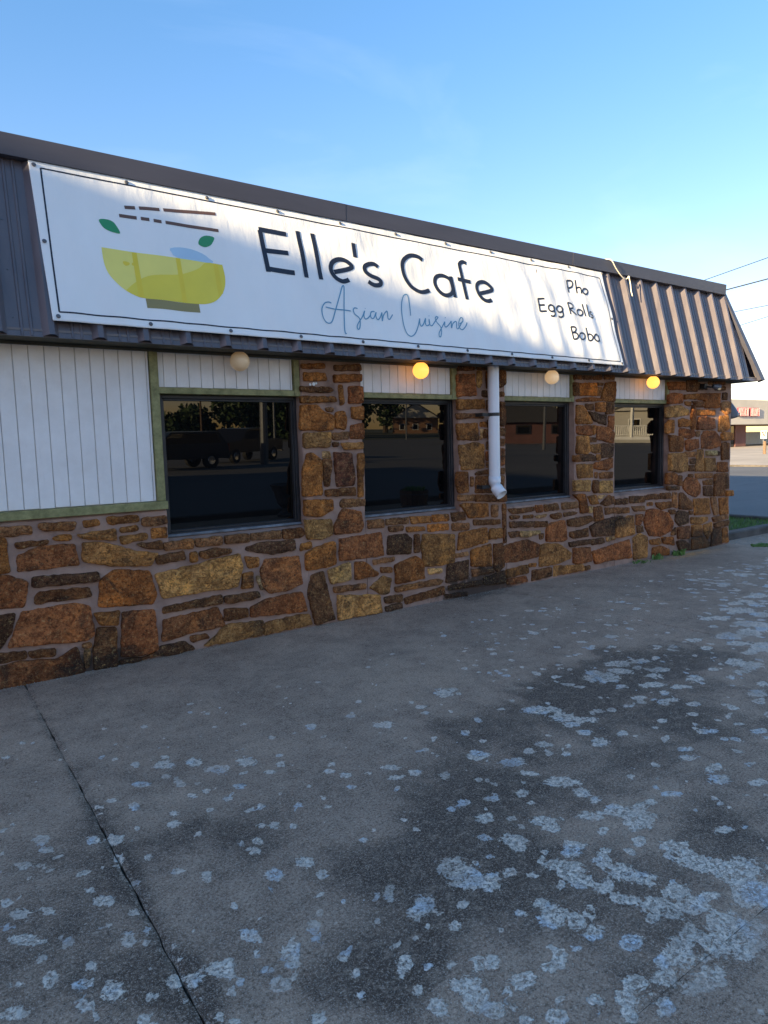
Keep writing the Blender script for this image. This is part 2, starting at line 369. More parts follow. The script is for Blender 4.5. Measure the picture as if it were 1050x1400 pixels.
PATCH=[[402,-1112,17,-13,-3,-27],[1020,-1323,21,-17,-8,-27],[822,-1203,17,-14,-5,-22],[1381,-1370,21,-17,-8,-22],[1309,-1282,13,-10,-6,-17],[1792,-1943,23,-19,-20,-36],[2055,-1964,27,-22,-15,-23],[1547,-1936,19,-16,-11,-22],[2110,-2174,33,-27,-23,-34],[990,-1801,19,-15,-8,-26],[961,-1894,48,-38,-15,-49],[1092,-1962,33,-27,-20,-56],[1163,-2110,52,-41,-19,-49],[1311,-2121,50,-40,-22,-50],[926,-2020,26,-21,-7,-23],[805,-2027,40,-32,-8,-30],[960,-2117,17,-14,-10,-29],[1029,-2191,14,-11,-6,-18],[843,-1789,18,-15,-9,-34],[652,-2098,30,-24,-5,-21],[588,-2121,19,-15,-4,-17],[725,-2221,21,-17,-9,-33],[967,-2291,19,-15,-8,-23],[1039,-2288,17,-13,-9,-23],[1176,-2343,25,-20,-13,-30],[1089,-2425,19,-15,-8,-19],[990,-2464,16,-12,-7,-18],[845,-2397,24,-18,-8,-24],[819,-2477,25,-20,-10,-32],[1183,-2580,18,-14,-12,-26],[1440,-2265,21,-17,-14,-29],[1360,-2312,29,-23,-12,-24],[1332,-2489,11,-9,-8,-16],[1450,-2555,14,-11,-9,-15],[1596,-2485,26,-21,-12,-20],[1635,-2568,28,-22,-14,-22],[1603,-2685,19,-15,-11,-18],[1324,-2671,17,-13,-15,-28],[1446,-2694,16,-13,-10,-17],[1421,-2767,16,-12,-9,-16],[259,-2047,16,-12,-2,-20],[331,-2244,30,-23,-6,-45],[341,-2344,32,-24,-4,-26],[510,-2400,27,-21,-7,-34],[586,-2442,27,-21,-11,-47],[682,-2406,13,-10,-6,-20],[636,-2494,12,-10,-4,-14],[663,-2662,21,-16,-7,-25],[1119,-2726,19,-15,-11,-23],[1166,-2759,21,-17,-12,-26],[1226,-2813,17,-14,-10,-20],[994,-2802,14,-11,-9,-22],[1058,-2825,22,-17,-10,-22],[1018,-2881,18,-14,-13,-30],[1404,-3085,14,-11,-11,-17],[1477,-3050,10,-8,-9,-13],[244,-2398,33,-25,-4,-35],[307,-2456,21,-16,-3,-24],[565,-2586,16,-13,-7,-30],[550,-2643,18,-14,-5,-20],[496,-2616,12,-9,-3,-15],[426,-2730,19,-14,-4,-20],[456,-2825,32,-25,-8,-34],[574,-2793,20,-15,-6,-22],[568,-2979,15,-11,-4,-15],[525,-2951,21,-16,-6,-23],[803,-2924,22,-17,-10,-28],[1012,-3070,29,-22,-19,-40],[1141,-3076,28,-22,-19,-35],[1161,-3177,19,-14,-16,-28],[964,-3144,7,-6,-5,-9],[169,-2620,19,-15,-3,-32],[199,-2720,42,-32,-4,-34],[280,-2759,25,-19,-4,-25],[154,-2766,20,-16,-2,-20],[201,-2878,55,-41,-4,-29],[307,-2948,28,-21,-3,-19],[435,-2969,18,-14,-3,-15],[388,-2960,12,-9,-2,-11],[820,-3143,12,-10,-8,-20],[870,-3254,9,-7,-5,-10],[1047,-3356,13,-10,-10,-18],[991,-3404,22,-16,-17,-30],[974,-3455,19,-15,-10,-17],[1066,-3435,9,-7,-5,-9],[1096,-3275,14,-10,-8,-14],[1181,-3512,11,-8,-12,-17],[1239,-3412,9,-7,-9,-13],[1142,-3358,8,-6,-8,-13],[535,-3072,14,-11,-5,-18],[472,-3084,22,-16,-11,-41],[522,-3139,14,-10,-4,-14],[800,-3313,31,-24,-16,-37],[592,-3211,14,-11,-7,-21],[582,-3272,23,-17,-5,-15],[883,-3467,28,-21,-29,-55],[784,-3406,15,-11,-8,-17],[731,-3302,9,-7,-5,-12],[781,-3482,24,-18,-8,-16],[668,-3391,44,-33,-15,-39],[698,-3477,12,-9,-5,-12],[791,-3561,25,-19,-14,-27],[844,-3561,9,-7,-5,-9],[1004,-3579,17,-13,-11,-18],[1001,-3661,14,-11,-12,-19],[1050,-3562,8,-6,-6,-9],[227,-3000,15,-12,-5,-31],[145,-2966,11,-9,-2,-21],[235,-3118,20,-15,-7,-44],[146,-3074,27,-21,-2,-19],[314,-3200,36,-27,-5,-24],[380,-3280,30,-23,-9,-40],[539,-3357,22,-16,-12,-36],[581,-3393,18,-14,-12,-33],[574,-3468,12,-9,-6,-15],[663,-3497,14,-11,-7,-18],[965,-3742,15,-12,-10,-15],[928,-3701,9,-7,-4,-7],[301,-3287,24,-18,-5,-25],[128,-3189,33,-25,-3,-29],[318,-3348,12,-9,-4,-19],[601,-3561,15,-11,-8,-21],[628,-3604,15,-11,-7,-16],[423,-3434,20,-15,-6,-23],[824,-3736,17,-12,-10,-17],[3270,-2051,27,-22,-21,-21],[2720,-2021,47,-39,-58,-69],[2818,-2016,22,-18,-22,-25],[2469,-2018,14,-12,-15,-19],[2465,-2116,28,-23,-18,-23],[2429,-2568,22,-18,-23,-25],[2428,-2706,18,-15,-16,-17],[2151,-2214,23,-19,-38,-54],[2123,-2598,15,-12,-16,-20],[2075,-2587,12,-10,-10,-13],[2132,-2687,15,-12,-16,-19],[2295,-2807,44,-35,-39,-42],[1864,-2643,37,-30,-20,-28],[1924,-2760,25,-20,-20,-26],[2025,-2877,22,-18,-28,-33],[1818,-2737,33,-27,-17,-23],[3747,-2489,89,-74,-93,-70],[4060,-2378,78,-66,-54,-39],[3773,-2394,45,-38,-49,-38],[3940,-2495,64,-54,-51,-36],[3874,-2779,68,-56,-47,-31],[4032,-2680,41,-34,-38,-25],[3968,-2909,49,-41,-36,-22],[4179,-2635,53,-44,-54,-35],[4227,-2443,59,-50,-43,-29],[4187,-2885,40,-33,-77,-45],[3606,-2859,38,-31,-31,-22],[3557,-2913,24,-19,-25,-17],[3728,-3000,37,-31,-32,-20],[3766,-3116,30,-24,-32,-19],[3617,-3204,29,-23,-29,-17],[2992,-2615,80,-66,-50,-45],[3016,-2762,65,-53,-49,-42],[3079,-2868,55,-44,-33,-26],[2966,-2856,40,-32,-32,-26],[3238,-2830,26,-22,-27,-21],[3321,-2869,23,-19,-32,-24],[2934,-2976,34,-27,-30,-24],[2898,-3108,37,-30,-47,-36],[3089,-3108,26,-21,-28,-20],[3113,-3176,15,-12,-16,-11],[2652,-2933,39,-31,-30,-27],[2529,-2951,28,-22,-22,-20],[2589,-3026,20,-16,-22,-19],[2651,-3086,20,-16,-23,-19],[3404,-3146,22,-18,-27,-18],[3204,-3296,18,-14,-40,-25],[3173,-3430,34,-28,-27,-16],[3107,-3499,39,-31,-29,-17],[3446,-3372,33,-27,-31,-18],[3679,-3435,21,-17,-24,-12],[3671,-3554,37,-30,-37,-18],[3264,-3710,24,-20,-30,-15],[3005,-3701,39,-31,-53,-29],[3096,-3821,33,-26,-34,-17],[2369,-2981,57,-45,-34,-33],[2358,-3119,36,-28,-19,-18],[2415,-3269,73,-58,-40,-34],[2395,-3391,28,-22,-41,-33],[2393,-3463,23,-18,-30,-24],[2185,-3226,21,-16,-33,-31],[2154,-3307,15,-12,-14,-13],[2042,-3175,28,-22,-18,-18],[1920,-3119,23,-18,-21,-23],[1842,-3125,20,-16,-14,-16],[1911,-3265,39,-31,-28,-29],[2146,-3088,13,-11,-15,-15],[1997,-3344,22,-17,-14,-14],[2099,-3437,53,-42,-26,-23],[2068,-3494,33,-26,-29,-25],[2276,-3540,44,-34,-35,-27],[2398,-3583,54,-42,-44,-32],[2416,-3679,48,-37,-71,-49],[2577,-3628,30,-24,-19,-13],[2715,-3644,41,-32,-23,-14],[2710,-3564,13,-10,-18,-12],[2784,-3526,13,-10,-16,-10],[2796,-3816,17,-14,-17,-10],[2617,-3939,30,-23,-30,-16],[2693,-3972,16,-13,-18,-9],[1807,-3375,30,-24,-18,-19],[1886,-3452,39,-31,-29,-29],[1865,-3516,34,-26,-25,-24],[1735,-3482,16,-12,-11,-12],[1922,-3591,17,-13,-15,-13],[2023,-3645,43,-33,-42,-34],[2228,-3636,21,-16,-31,-23],[2062,-3759,33,-25,-52,-39],[2274,-3771,25,-19,-30,-21],[2186,-3795,18,-14,-24,-17],[2351,-3878,49,-38,-44,-27],[2325,-3962,43,-33,-46,-27],[2357,-4030,64,-49,-52,-29],[1580,-3444,55,-42,-43,-50],[1557,-3523,53,-41,-33,-37],[1608,-3516,32,-25,-23,-26],[1627,-3604,36,-28,-40,-41],[1727,-3594,24,-18,-19,-18],[1780,-3662,19,-15,-13,-12],[1917,-3732,43,-33,-41,-34],[1892,-3794,36,-27,-33,-26],[2062,-3858,48,-37,-44,-31],[2087,-3918,36,-27,-40,-27],[1929,-3862,31,-24,-33,-25],[1920,-3930,26,-20,-26,-19],[2137,-3996,19,-14,-18,-12],[2399,-4104,84,-65,-82,-43],[2318,-4198,60,-46,-85,-42],[2107,-4036,50,-39,-42,-26],[2086,-4117,44,-34,-42,-25],[2179,-4116,30,-23,-29,-16],[1995,-4023,43,-33,-36,-24],[2001,-4075,44,-33,-36,-22],[1363,-3539,37,-28,-37,-47],[1313,-3560,26,-20,-24,-31],[1300,-3417,17,-13,-30,-42],[1694,-3788,32,-25,-20,-18],[1588,-3782,20,-15,-16,-15],[1669,-3867,27,-21,-38,-33],[1709,-3919,23,-18,-38,-31],[1715,-3988,30,-23,-30,-23],[1764,-3928,23,-18,-10,-8],[1806,-3902,16,-12,-12,-9],[1372,-3612,10,-8,-8,-10],[1296,-3637,10,-7,-9,-11],[1234,-3653,11,-9,-12,-16],[1153,-3643,11,-9,-9,-13],[1778,-4088,35,-27,-35,-25],[1549,-3948,17,-13,-12,-11],[1613,-3997,18,-14,-12,-10],[1856,-4197,40,-30,-62,-38],[1973,-4164,22,-17,-31,-18],[2078,-4223,56,-43,-64,-35],[1981,-4252,50,-38,-45,-25],[2057,-4270,64,-49,-55,-29],[2136,-4288,37,-28,-49,-25],[2013,-4316,45,-34,-45,-23],[2080,-4328,27,-21,-44,-21],[1144,-3714,22,-17,-20,-26],[1100,-3754,16,-12,-10,-14],[1192,-3775,13,-10,-10,-13],[1347,-3868,32,-25,-27,-28],[1483,-3795,10,-7,-8,-8],[1511,-4010,44,-34,-16,-14],[1388,-3990,36,-28,-30,-28],[1329,-3988,26,-19,-12,-11],[1483,-3999,23,-17,-20,-18],[1775,-4192,18,-13,-21,-14],[1721,-4233,34,-26,-30,-19],[1837,-4320,41,-31,-45,-25],[1771,-4313,38,-29,-30,-17],[1895,-4264,16,-12,-20,-11],[1639,-4197,38,-29,-33,-22],[1568,-4210,29,-22,-27,-19],[1528,-4250,24,-18,-23,-16],[1632,-4290,24,-18,-39,-25],[1235,-3900,43,-33,-27,-30],[1212,-3965,33,-25,-26,-28],[1248,-4017,37,-28,-22,-22],[1120,-3912,27,-20,-25,-31],[1418,-4097,13,-9,-14,-12],[1496,-4164,25,-19,-19,-15],[1361,-4132,31,-23,-23,-20],[1287,-4092,20,-15,-14,-13],[1818,-4374,17,-13,-13,-7],[4870,-2573,32,-28,-51,-29],[5005,-2406,51,-44,-55,-32],[5292,-2517,85,-74,-88,-47],[5522,-2575,85,-75,-123,-62],[5191,-2824,60,-52,-126,-61],[4714,-2878,57,-48,-77,-40],[4712,-2982,67,-57,-91,-46],[4229,-3270,51,-42,-61,-30],[4100,-3344,30,-24,-46,-23],[5792,-2184,69,-61,-71,-39],[5676,-2115,51,-45,-58,-33],[6184,-2176,95,-85,-104,-53],[6170,-2347,69,-62,-101,-49],[6410,-1990,59,-54,-71,-37],[6863,-1974,76,-70,-94,-46],[6154,-2056,48,-43,-53,-28],[5775,-2417,89,-79,-91,-46],[5760,-2561,44,-38,-153,-74],[4451,-2864,26,-22,-36,-20],[4388,-3025,25,-21,-41,-22],[4416,-3213,28,-23,-53,-26],[4998,-2839,43,-37,-51,-26],[5181,-2663,70,-60,-65,-34]]
DAMP=[[3274,-2602,378,-311,-386,-319,1],[4310,-2536,423,-359,-373,-242,0.8],[1926,-3144,229,-180,-287,-317,0.9],[1467,-3494,231,-178,-166,-200,0.8],[2627,-3356,401,-318,-221,-165,0.5],[517,-3366,160,-121,-49,-155,0.8],[238,-2967,193,-146,-39,-259,0.6],[1059,-3705,213,-161,-91,-132,0.8],[3577,-3287,279,-227,-347,-199,0.7],[447,-2598,160,-124,-55,-269,0.45],[865,-2465,307,-240,-90,-268,0.45],[1056,-3011,226,-175,-96,-195,0.4],[1835,-3724,252,-194,-179,-155,0.5],[2559,-3992,201,-156,-263,-139,0.6],[2449,-2566,220,-178,-183,-202,0.5],[1835,-4141,218,-166,-157,-102,0.5],[5512,315,182,-173,-284,-288,0.8],[4760,105,285,-264,-271,-306,0.7],[1444,-1753,198,-160,-149,-346,-0.3],[2793,-1572,626,-526,-405,-533,-0.45],[5763,-1187,719,-657,-538,-386,-0.4],[953,-771,452,-372,-88,-379,-0.3],[3201,-394,581,-510,-304,-459,-0.2]]
rnd = random.Random(7)
col = scene.collection
# ================================================================== helpers
class MB:
    """collects shapes that become ONE mesh"""
    def __init__(s): s.v = []; s.f = []
    def quad(s, *p):
        n = len(s.v); s.v += [tuple(q) for q in p]; s.f.append(tuple(range(n, n+len(p)))); return s
    def box(s, x0, x1, y0, y1, z0, z1, bev=0.0):
        if bev > 0:
            b = bev; n = len(s.v)
            bm = bmesh.new(); bmesh.ops.create_cube(bm, size=1)
            for v in bm.verts:
                v.co = Vector(((x0+x1)/2+v.co.x*(x1-x0), (y0+y1)/2+v.co.y*(y1-y0), (z0+z1)/2+v.co.z*(z1-z0)))
            bmesh.ops.bevel(bm, geom=bm.edges[:], offset=b, segments=1, affect='EDGES')
            bm.verts.ensure_lookup_table()
            s.v += [tuple(v.co) for v in bm.verts]; s.f += [tuple(n+v.index for v in f.verts) for f in bm.faces]; bm.free(); return s
        n = len(s.v)
        s.v += [(x0,y0,z0),(x1,y0,z0),(x1,y1,z0),(x0,y1,z0),(x0,y0,z1),(x1,y0,z1),(x1,y1,z1),(x0,y1,z1)]
        s.f += [tuple(n+i for i in q) for q in ((0,3,2,1),(4,5,6,7),(0,1,5,4),(1,2,6,5),(2,3,7,6),(3,0,4,7))]; return s
    def tube(s, path, r, seg=10, caps=True, rr=None):
        path = [Vector(p) for p in path]; n0 = len(s.v)
        for i, p in enumerate(path):
            t = (path[min(i+1, len(path)-1)]-path[max(i-1, 0)]).normalized()
            a = Vector((0, 0, 1)) if abs(t.z) < .9 else Vector((1, 0, 0))
            u = t.cross(a).normalized(); w_ = t.cross(u)
            q = rr[i] if rr else r
            for k in range(seg):
                an = 2*math.pi*k/seg; s.v.append(tuple(p+u*math.cos(an)*q+w_*math.sin(an)*q))
        for i in range(len(path)-1):
            for k in range(seg):
                a = n0+i*seg+k; b = n0+i*seg+(k+1) % seg; s.f.append((a, b, b+seg, a+seg))
        if caps:
            s.f.append(tuple(n0+k for k in range(seg))[::-1]); s.f.append(tuple(n0+(len(path)-1)*seg+k for k in range(seg)))
        return s
    def lathe(s, c, prof, seg=20, axis=None):
        c = Vector(c); n0 = len(s.v); ax = Vector(axis or (0, 0, 1)).normalized()
        q = Vector((0, 0, 1)).rotation_difference(ax)
        for r, z in prof:
            for k in range(seg):
                an = 2*math.pi*k/seg; s.v.append(tuple(c+q@Vector((r*math.cos(an), r*math.sin(an), z))))
        for i in range(len(prof)-1):
            for k in range(seg):
                a = n0+i*seg+k; b = n0+i*seg+(k+1) % seg; s.f.append((a, b, b+seg, a+seg))
        return s
    def prism(s, pts, axis, a, b):
        """2D outline extruded along axis ('x','y','z') from a to b"""
        def P(p, t):
            return {'x': (t, p[0], p[1]), 'y': (p[0], t, p[1]), 'z': (p[0], p[1], t)}[axis]
        n0 = len(s.v); n = len(pts)
        s.v += [P(p, a) for p in pts]+[P(p, b) for p in pts]
        s.f.append(tuple(n0+i for i in range(n))[::-1]); s.f.append(tuple(n0+n+i for i in range(n)))
        for i in range(n):
            j = (i+1) % n; s.f.append((n0+i, n0+j, n0+n+j, n0+n+i))
        return s
WL = {}
def link(o, world, parent):
    col.objects.link(o)
    world = Vector(world); WL[o.name] = world
    if parent: o.parent = parent; o.location = world-WL[parent.name]
    else: o.location = world
def build(name, mb, mat, parent=None, origin=None, smooth=False, color=None, kind=None, fix=True):
    vs_ = np.array(mb.v, float).reshape(-1, 3)
    if origin is None:
        lo, hi = vs_.min(0), vs_.max(0); origin = ((lo[0]+hi[0])/2, (lo[1]+hi[1])/2, lo[2])
    me = bpy.data.meshes.new(name); me.from_pydata((vs_-np.array(origin)).tolist(), [], mb.f)
    if fix:
        bm = bmesh.new(); bm.from_mesh(me); bmesh.ops.recalc_face_normals(bm, faces=bm.faces); bm.to_mesh(me); bm.free()
    if smooth: me.polygons.foreach_set('use_smooth', [True]*len(me.polygons))
    me.materials.append(mat); me.update()
    o = bpy.data.objects.new(name, me); link(o, origin, parent)
    if color: o.color = (*color, 1)
    if kind: o['kind'] = kind
    return o
def again(src, name, world, parent, rz=0, color=None):
    """another object on the same mesh data"""
    o = bpy.data.objects.new(name, src.data); link(o, world, parent); o.rotation_euler = (0, 0, rz)
    if color: o.color = (*color, 1)
    return o
def thing(name, label, cat, loc=(0, 0, 0), group=None):
    o = bpy.data.objects.new(name, None); o.empty_display_size = .2; link(o, loc, None)
    o['label'] = label; o['category'] = cat
    if group: o['group'] = group
    return o
def tag(o, label, cat, group=None):
    o['label'] = label; o['category'] = cat
    if group: o['group'] = group
    return o
def turn(root, rz):
    root.rotation_euler = (0, 0, rz)

# ================================================================== materials
class NT:
    def __init__(s, name):
        s.m = bpy.data.materials.new(name); s.m.use_nodes = True; s.t = s.m.node_tree; s.b = s.t.nodes['Principled BSDF']
    def n(s, typ, **kw):
        x = s.t.nodes.new(typ)
        for k, v in kw.items(): setattr(x, k, v)
        return x
    def l(s, a, b): s.t.links.new(a, b)
    def pos(s, scale=(1, 1, 1), objoff=False):
        g = s.n('ShaderNodeNewGeometry'); m = s.n('ShaderNodeMapping'); m.inputs['Scale'].default_value = scale
        s.l(g.outputs['Position'], m.inputs['Vector'])
        if objoff:
            oi = s.n('ShaderNodeObjectInfo'); mm = s.n('ShaderNodeMath', operation='MULTIPLY'); mm.inputs[1].default_value = 37.0
            s.l(oi.outputs['Random'], mm.inputs[0]); cb = s.n('ShaderNodeCombineXYZ')
            for i in range(3): s.l(mm.outputs[0], cb.inputs[i])
            s.l(cb.outputs[0], m.inputs['Location'])
        return m.outputs[0]
    def noise(s, vec, scale, detail=4, rough=.55, dist=0):
        x = s.n('ShaderNodeTexNoise'); x.inputs['Scale'].default_value = scale; x.inputs['Detail'].default_value = detail
        x.inputs['Roughness'].default_value = rough; x.inputs['Distortion'].default_value = dist
        s.l(vec, x.inputs['Vector']); return x.outputs['Fac']
    def voro(s, vec, scale, feature='F1'):
        x = s.n('ShaderNodeTexVoronoi', feature=feature); x.inputs['Scale'].default_value = scale; s.l(vec, x.inputs['Vector']); return x
    def rng(s, v, a, b, c=0., d=1., smooth=False):
        x = s.n('ShaderNodeMapRange'); x.inputs[1].default_value = a; x.inputs[2].default_value = b
        x.inputs[3].default_value = c; x.inputs[4].default_value = d
        if smooth: x.interpolation_type = 'SMOOTHSTEP'
        s.l(v, x.inputs[0]); return x.outputs[0]
    def math(s, op, a, b=None, clamp=False):
        x = s.n('ShaderNodeMath', operation=op); x.use_clamp = clamp
        for i, v in enumerate((a, b)):
            if v is None: continue
            if isinstance(v, (int, float)): x.inputs[i].default_value = v
            else: s.l(v, x.inputs[i])
        return x.outputs[0]
    def mix(s, f, a, b, blend='MIX'):
        x = s.n('ShaderNodeMix', data_type='RGBA', blend_type=blend)
        if isinstance(f, (int, float)): x.inputs[0].default_value = f
        else: s.l(f, x.inputs[0])
        for i, v in ((6, a), (7, b)):
            if isinstance(v, tuple): x.inputs[i].default_value = (*v[:3], 1)
            else: s.l(v, x.inputs[i])
        return x.outputs[2]
    def bump(s, h, dist=.01, strength=1.0, prev=None):
        x = s.n('ShaderNodeBump'); x.inputs['Distance'].default_value = dist; x.inputs['Strength'].default_value = strength
        s.l(h, x.inputs['Height'])
        if prev is not None: s.l(prev, x.inputs['Normal'])
        return x.outputs[0]
    def attr(s, name):
        x = s.n('ShaderNodeAttribute', attribute_name=name); return x.outputs['Fac']
    def set(s, **kw):
        for k, v in kw.items():
            k = k.replace('_', ' ')
            i = s.b.inputs[k]
            if isinstance(v, (int, float)): i.default_value = v
            elif isinstance(v, tuple): i.default_value = (*v, 1) if len(v) == 3 else v
            else: s.l(v, i)
        return s.m
def simple(name, c, rough=.6, var=.15, scale=6, metal=0, bump=0, bscale=60, spec=.5):
    t = NT(name); p = t.pos(objoff=True)
    f = t.rng(t.noise(p, scale, 5), .3, .7)
    lo = tuple(x*(1-var) for x in c); hi = tuple(min(1, x*(1+var)) for x in c)
    kw = dict(Base_Color=t.mix(f, lo, hi), Roughness=rough, Metallic=metal)
    t.set(**kw); t.b.inputs['Specular IOR Level'].default_value = spec
    if bump: t.set(Normal=t.bump(t.noise(p, bscale, 4), bump))
    return t.m

def blotch(t, sx, sz, sr):
    # a sooty water stain of its own shape, fixed to a place on the wall
    g = t.n('ShaderNodeNewGeometry'); m = t.n('ShaderNodeVectorMath', operation='SUBTRACT'); m.inputs[1].default_value = (sx, 0, sz)
    t.l(g.outputs['Position'], m.inputs[0]); k = t.n('ShaderNodeVectorMath', operation='MULTIPLY'); k.inputs[1].default_value = (1/sr, 0, 2.6/sr)
    t.l(m.outputs[0], k.inputs[0]); ln = t.n('ShaderNodeVectorMath', operation='LENGTH'); t.l(k.outputs[0], ln.inputs[0])
    f = t.math('ADD', ln.outputs['Value'], t.math('MULTIPLY', t.math('SUBTRACT', t.noise(t.pos(), 6, 6, .75, .5), .5), 2.4))
    return t.rng(f, .95, .45, 0, .85, True)
# --- stone
t = NT('sandstone'); p = t.pos(objoff=True); oi = t.n('ShaderNodeObjectInfo')
base = oi.outputs['Color']
n1 = t.noise(p, 7, 7, .7, .5); n2 = t.noise(p, 46, 6, .75, .3); n3 = t.noise(p, 3.4, 4, .6, .8); n4 = t.noise(p, 120, 3, .8)
lay = t.noise(t.pos((1, 1, 4.5), True), 9, 5, .65, .6)
dark = t.mix(1.0, base, (.34, .29, .27), 'MULTIPLY'); warm = t.mix(1.0, base, (1.45, 1.35, 1.05), 'MULTIPLY')
c1 = t.mix(t.rng(n1, .36, .58), dark, base)
c1 = t.mix(t.rng(n3, .52, .66, 0, .85), c1, warm)
c1 = t.mix(t.rng(lay, .54, .66, 0, .5), c1, (.20, .10, .045))
soot = t.rng(t.noise(t.pos((1, 1, 1)), 3.6, 6, .75, .7), .54, .64, 0, .78)
c1 = t.mix(soot, c1, (.045, .030, .022))
for sx, sz, sr in ((4.95, .05, .75), (9.25, .12, .6), (1.1, .0, .5), (7.3, .55, .3)):
    c1 = t.mix(blotch(t, sx, sz, sr), c1, (.028, .022, .018))
speck = t.rng(n2, .56, .66)
c1 = t.mix(t.math('MULTIPLY', speck, .6), c1, (.66, .43, .18))
c1 = t.mix(t.rng(n2, .37, .47, .9, 0), c1, (.035, .018, .010))  # dark specks in the bump's hollows: pit shade put into the stone colour
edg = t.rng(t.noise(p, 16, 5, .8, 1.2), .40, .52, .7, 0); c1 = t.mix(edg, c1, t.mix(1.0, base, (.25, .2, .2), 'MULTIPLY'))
c1 = t.mix(t.rng(n4, .60, .70, 0, .5), c1, (.72, .52, .28))
vr = t.voro(p, 26, 'DISTANCE_TO_EDGE'); crk = t.rng(vr.outputs['Distance'], 0, .22)
h = t.math('ADD', t.math('ADD', t.math('MULTIPLY', n1, 1.0), t.math('MULTIPLY', n2, .5)), t.math('MULTIPLY', crk, .16))
bmp = t.bump(h, .034, 1.0)
bmp = t.bump(n4, .004, .8, bmp)
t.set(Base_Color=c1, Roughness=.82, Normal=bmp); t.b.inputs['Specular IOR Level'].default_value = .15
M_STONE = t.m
# --- mortar
t = NT('pink_mortar'); p = t.pos()
n1 = t.noise(p, 5, 5, .6); n2 = t.noise(p, 70, 5, .7)
c = t.mix(t.rng(n1, .3, .7), (.27, .172, .135), (.44, .295, .235))
c = t.mix(t.rng(t.noise(p, 2.6, 4, .7), .58, .74, 0, .75), c, (.12, .08, .065))
for sx, sz, sr in ((4.95, .05, .75), (9.25, .12, .6), (1.1, .0, .5), (7.3, .55, .3)):
    c = t.mix(blotch(t, sx, sz, sr), c, (.04, .032, .028))
c = t.mix(t.rng(n2, .66, .74, 0, .5), c, (.55, .45, .4))
t.set(Base_Color=c, Roughness=.95, Normal=t.bump(t.math('ADD', t.math('MULTIPLY', n1, 1.2), t.math('MULTIPLY', n2, .25)), .02, .9)); t.b.inputs['Specular IOR Level'].default_value = .12; M_MORTAR = t.m
# --- concrete with peeled pale patches
def concrete(name, attrs=True):
    t = NT(name); p = t.pos()
    big = t.noise(p, .55, 6, .62, .3); mid = t.noise(p, 3.2, 7, .7, .3); sml = t.noise(p, 19, 6, .72); fine = t.noise(p, 85, 4, .85); grit = t.noise(p, 230, 2, .8)
    streak = t.noise(t.pos((.7, 2.4, 1)), 4.5, 6, .7, .5)
    c = t.mix(t.rng(big, .35, .65), (0.335, 0.221, 0.154), (0.481, 0.321, 0.220))
    c = t.mix(t.rng(mid, .42, .62, 0, .65), c, (0.241, 0.157, 0.110))
    c = t.mix(t.rng(streak, .54, .68, 0, .5), c, (0.496, 0.338, 0.232))
    if attrs:
        dmp = t.math('ADD', t.math('ADD', t.attr('damp'), t.rng(mid, .3, .7, -.34, .34)), t.rng(sml, .3, .7, -.12, .12))
        c = t.mix(t.rng(dmp, .05, .75, 0, .9, True), c, (0.078, 0.052, 0.038))
        c = t.mix(t.rng(dmp, -.15, -.5, 0, .6, True), c, (0.481, 0.319, 0.215))
        rust = t.attr('rust'); c = t.mix(t.math('MULTIPLY', rust, t.rng(t.noise(p, 6, 5), .3, .6), True), c, (0.728, 0.344, 0.106))
    c = t.mix(t.rng(sml, .50, .68, 0, .45), c, (0.524, 0.369, 0.263))
    c = t.mix(t.rng(sml, .46, .34, 0, .5), c, (0.109, 0.068, 0.045))
    c = t.mix(t.rng(fine, .53, .66, 0, .62), c, (0.728, 0.528, 0.389))
    c = t.mix(t.rng(fine, .36, .48, .8, 0), c, (0.051, 0.032, 0.022))
    c = t.mix(t.rng(grit, .58, .66, 0, .7), c, (0.732, 0.645, 0.558))
    fl = t.noise(p, 13, 6, .66, .4); fden = t.noise(p, 1.1, 3, .5)
    m0 = t.rng(t.math('ADD', fl, t.math('MULTIPLY', fden, .35)), .905, .93)
    hgt = t.math('ADD', t.math('MULTIPLY', mid, .4), t.math('ADD', t.math('MULTIPLY', fine, .4), t.math('MULTIPLY', sml, .3)))
    if attrs:
        lf = t.attr('patch')
        j = t.math('ADD', t.math('MULTIPLY', t.math('SUBTRACT', t.noise(p, 15, 6, .72, .8), .5), 2.7), t.math('MULTIPLY', t.math('SUBTRACT', t.noise(p, 55, 4, .75), .5), 1.5))
        msk = t.rng(t.math('ADD', lf, j), .02, .15)
        m0 = t.math('MAXIMUM', t.math('MULTIPLY', m0, t.attr('fleck')), msk)
    hole = t.rng(t.noise(p, 62, 5, .85, .4), .43, .50)
    ghost = t.rng(t.noise(p, 2.2, 4, .6), .34, .50, .45, 1.0)
    edge = t.rng(t.noise(p, 34, 5, .75), .36, .47)
    gap = t.math('SUBTRACT', 1.0, t.math('MULTIPLY', hole, edge))
    inner = t.rng(t.math('ADD', lf, j), .12, .75, .30, 1.0) if attrs else 1.0
    m1 = t.math('MULTIPLY', t.math('MULTIPLY', m0, ghost), t.math('SUBTRACT', 1.0, t.math('MULTIPLY', t.math('MULTIPLY', gap, inner), .93)))
    pale = t.mix(t.rng(t.noise(p, 5.3, 4), .54, .62), (.95, .78, .62), (.74, .76, .78))
    pale = t.mix(t.rng(t.noise(p, 60, 4, .8), .36, .58), (.62, .54, .47), pale)
    c = t.mix(m1, c, pale)
    hgt = t.math('ADD', hgt, t.math('MULTIPLY', m1, .4))
    t.set(Base_Color=c, Roughness=t.rng(m1, 0, 1, .74, .95), Normal=t.bump(hgt, .008, 1.0)); t.b.inputs['Specular IOR Level'].default_value = .08
    return t.m
M_CONC = concrete('stained_concrete'); M_CONC2 = concrete('plain_concrete', False)
t = NT('street_asphalt'); p = t.pos()
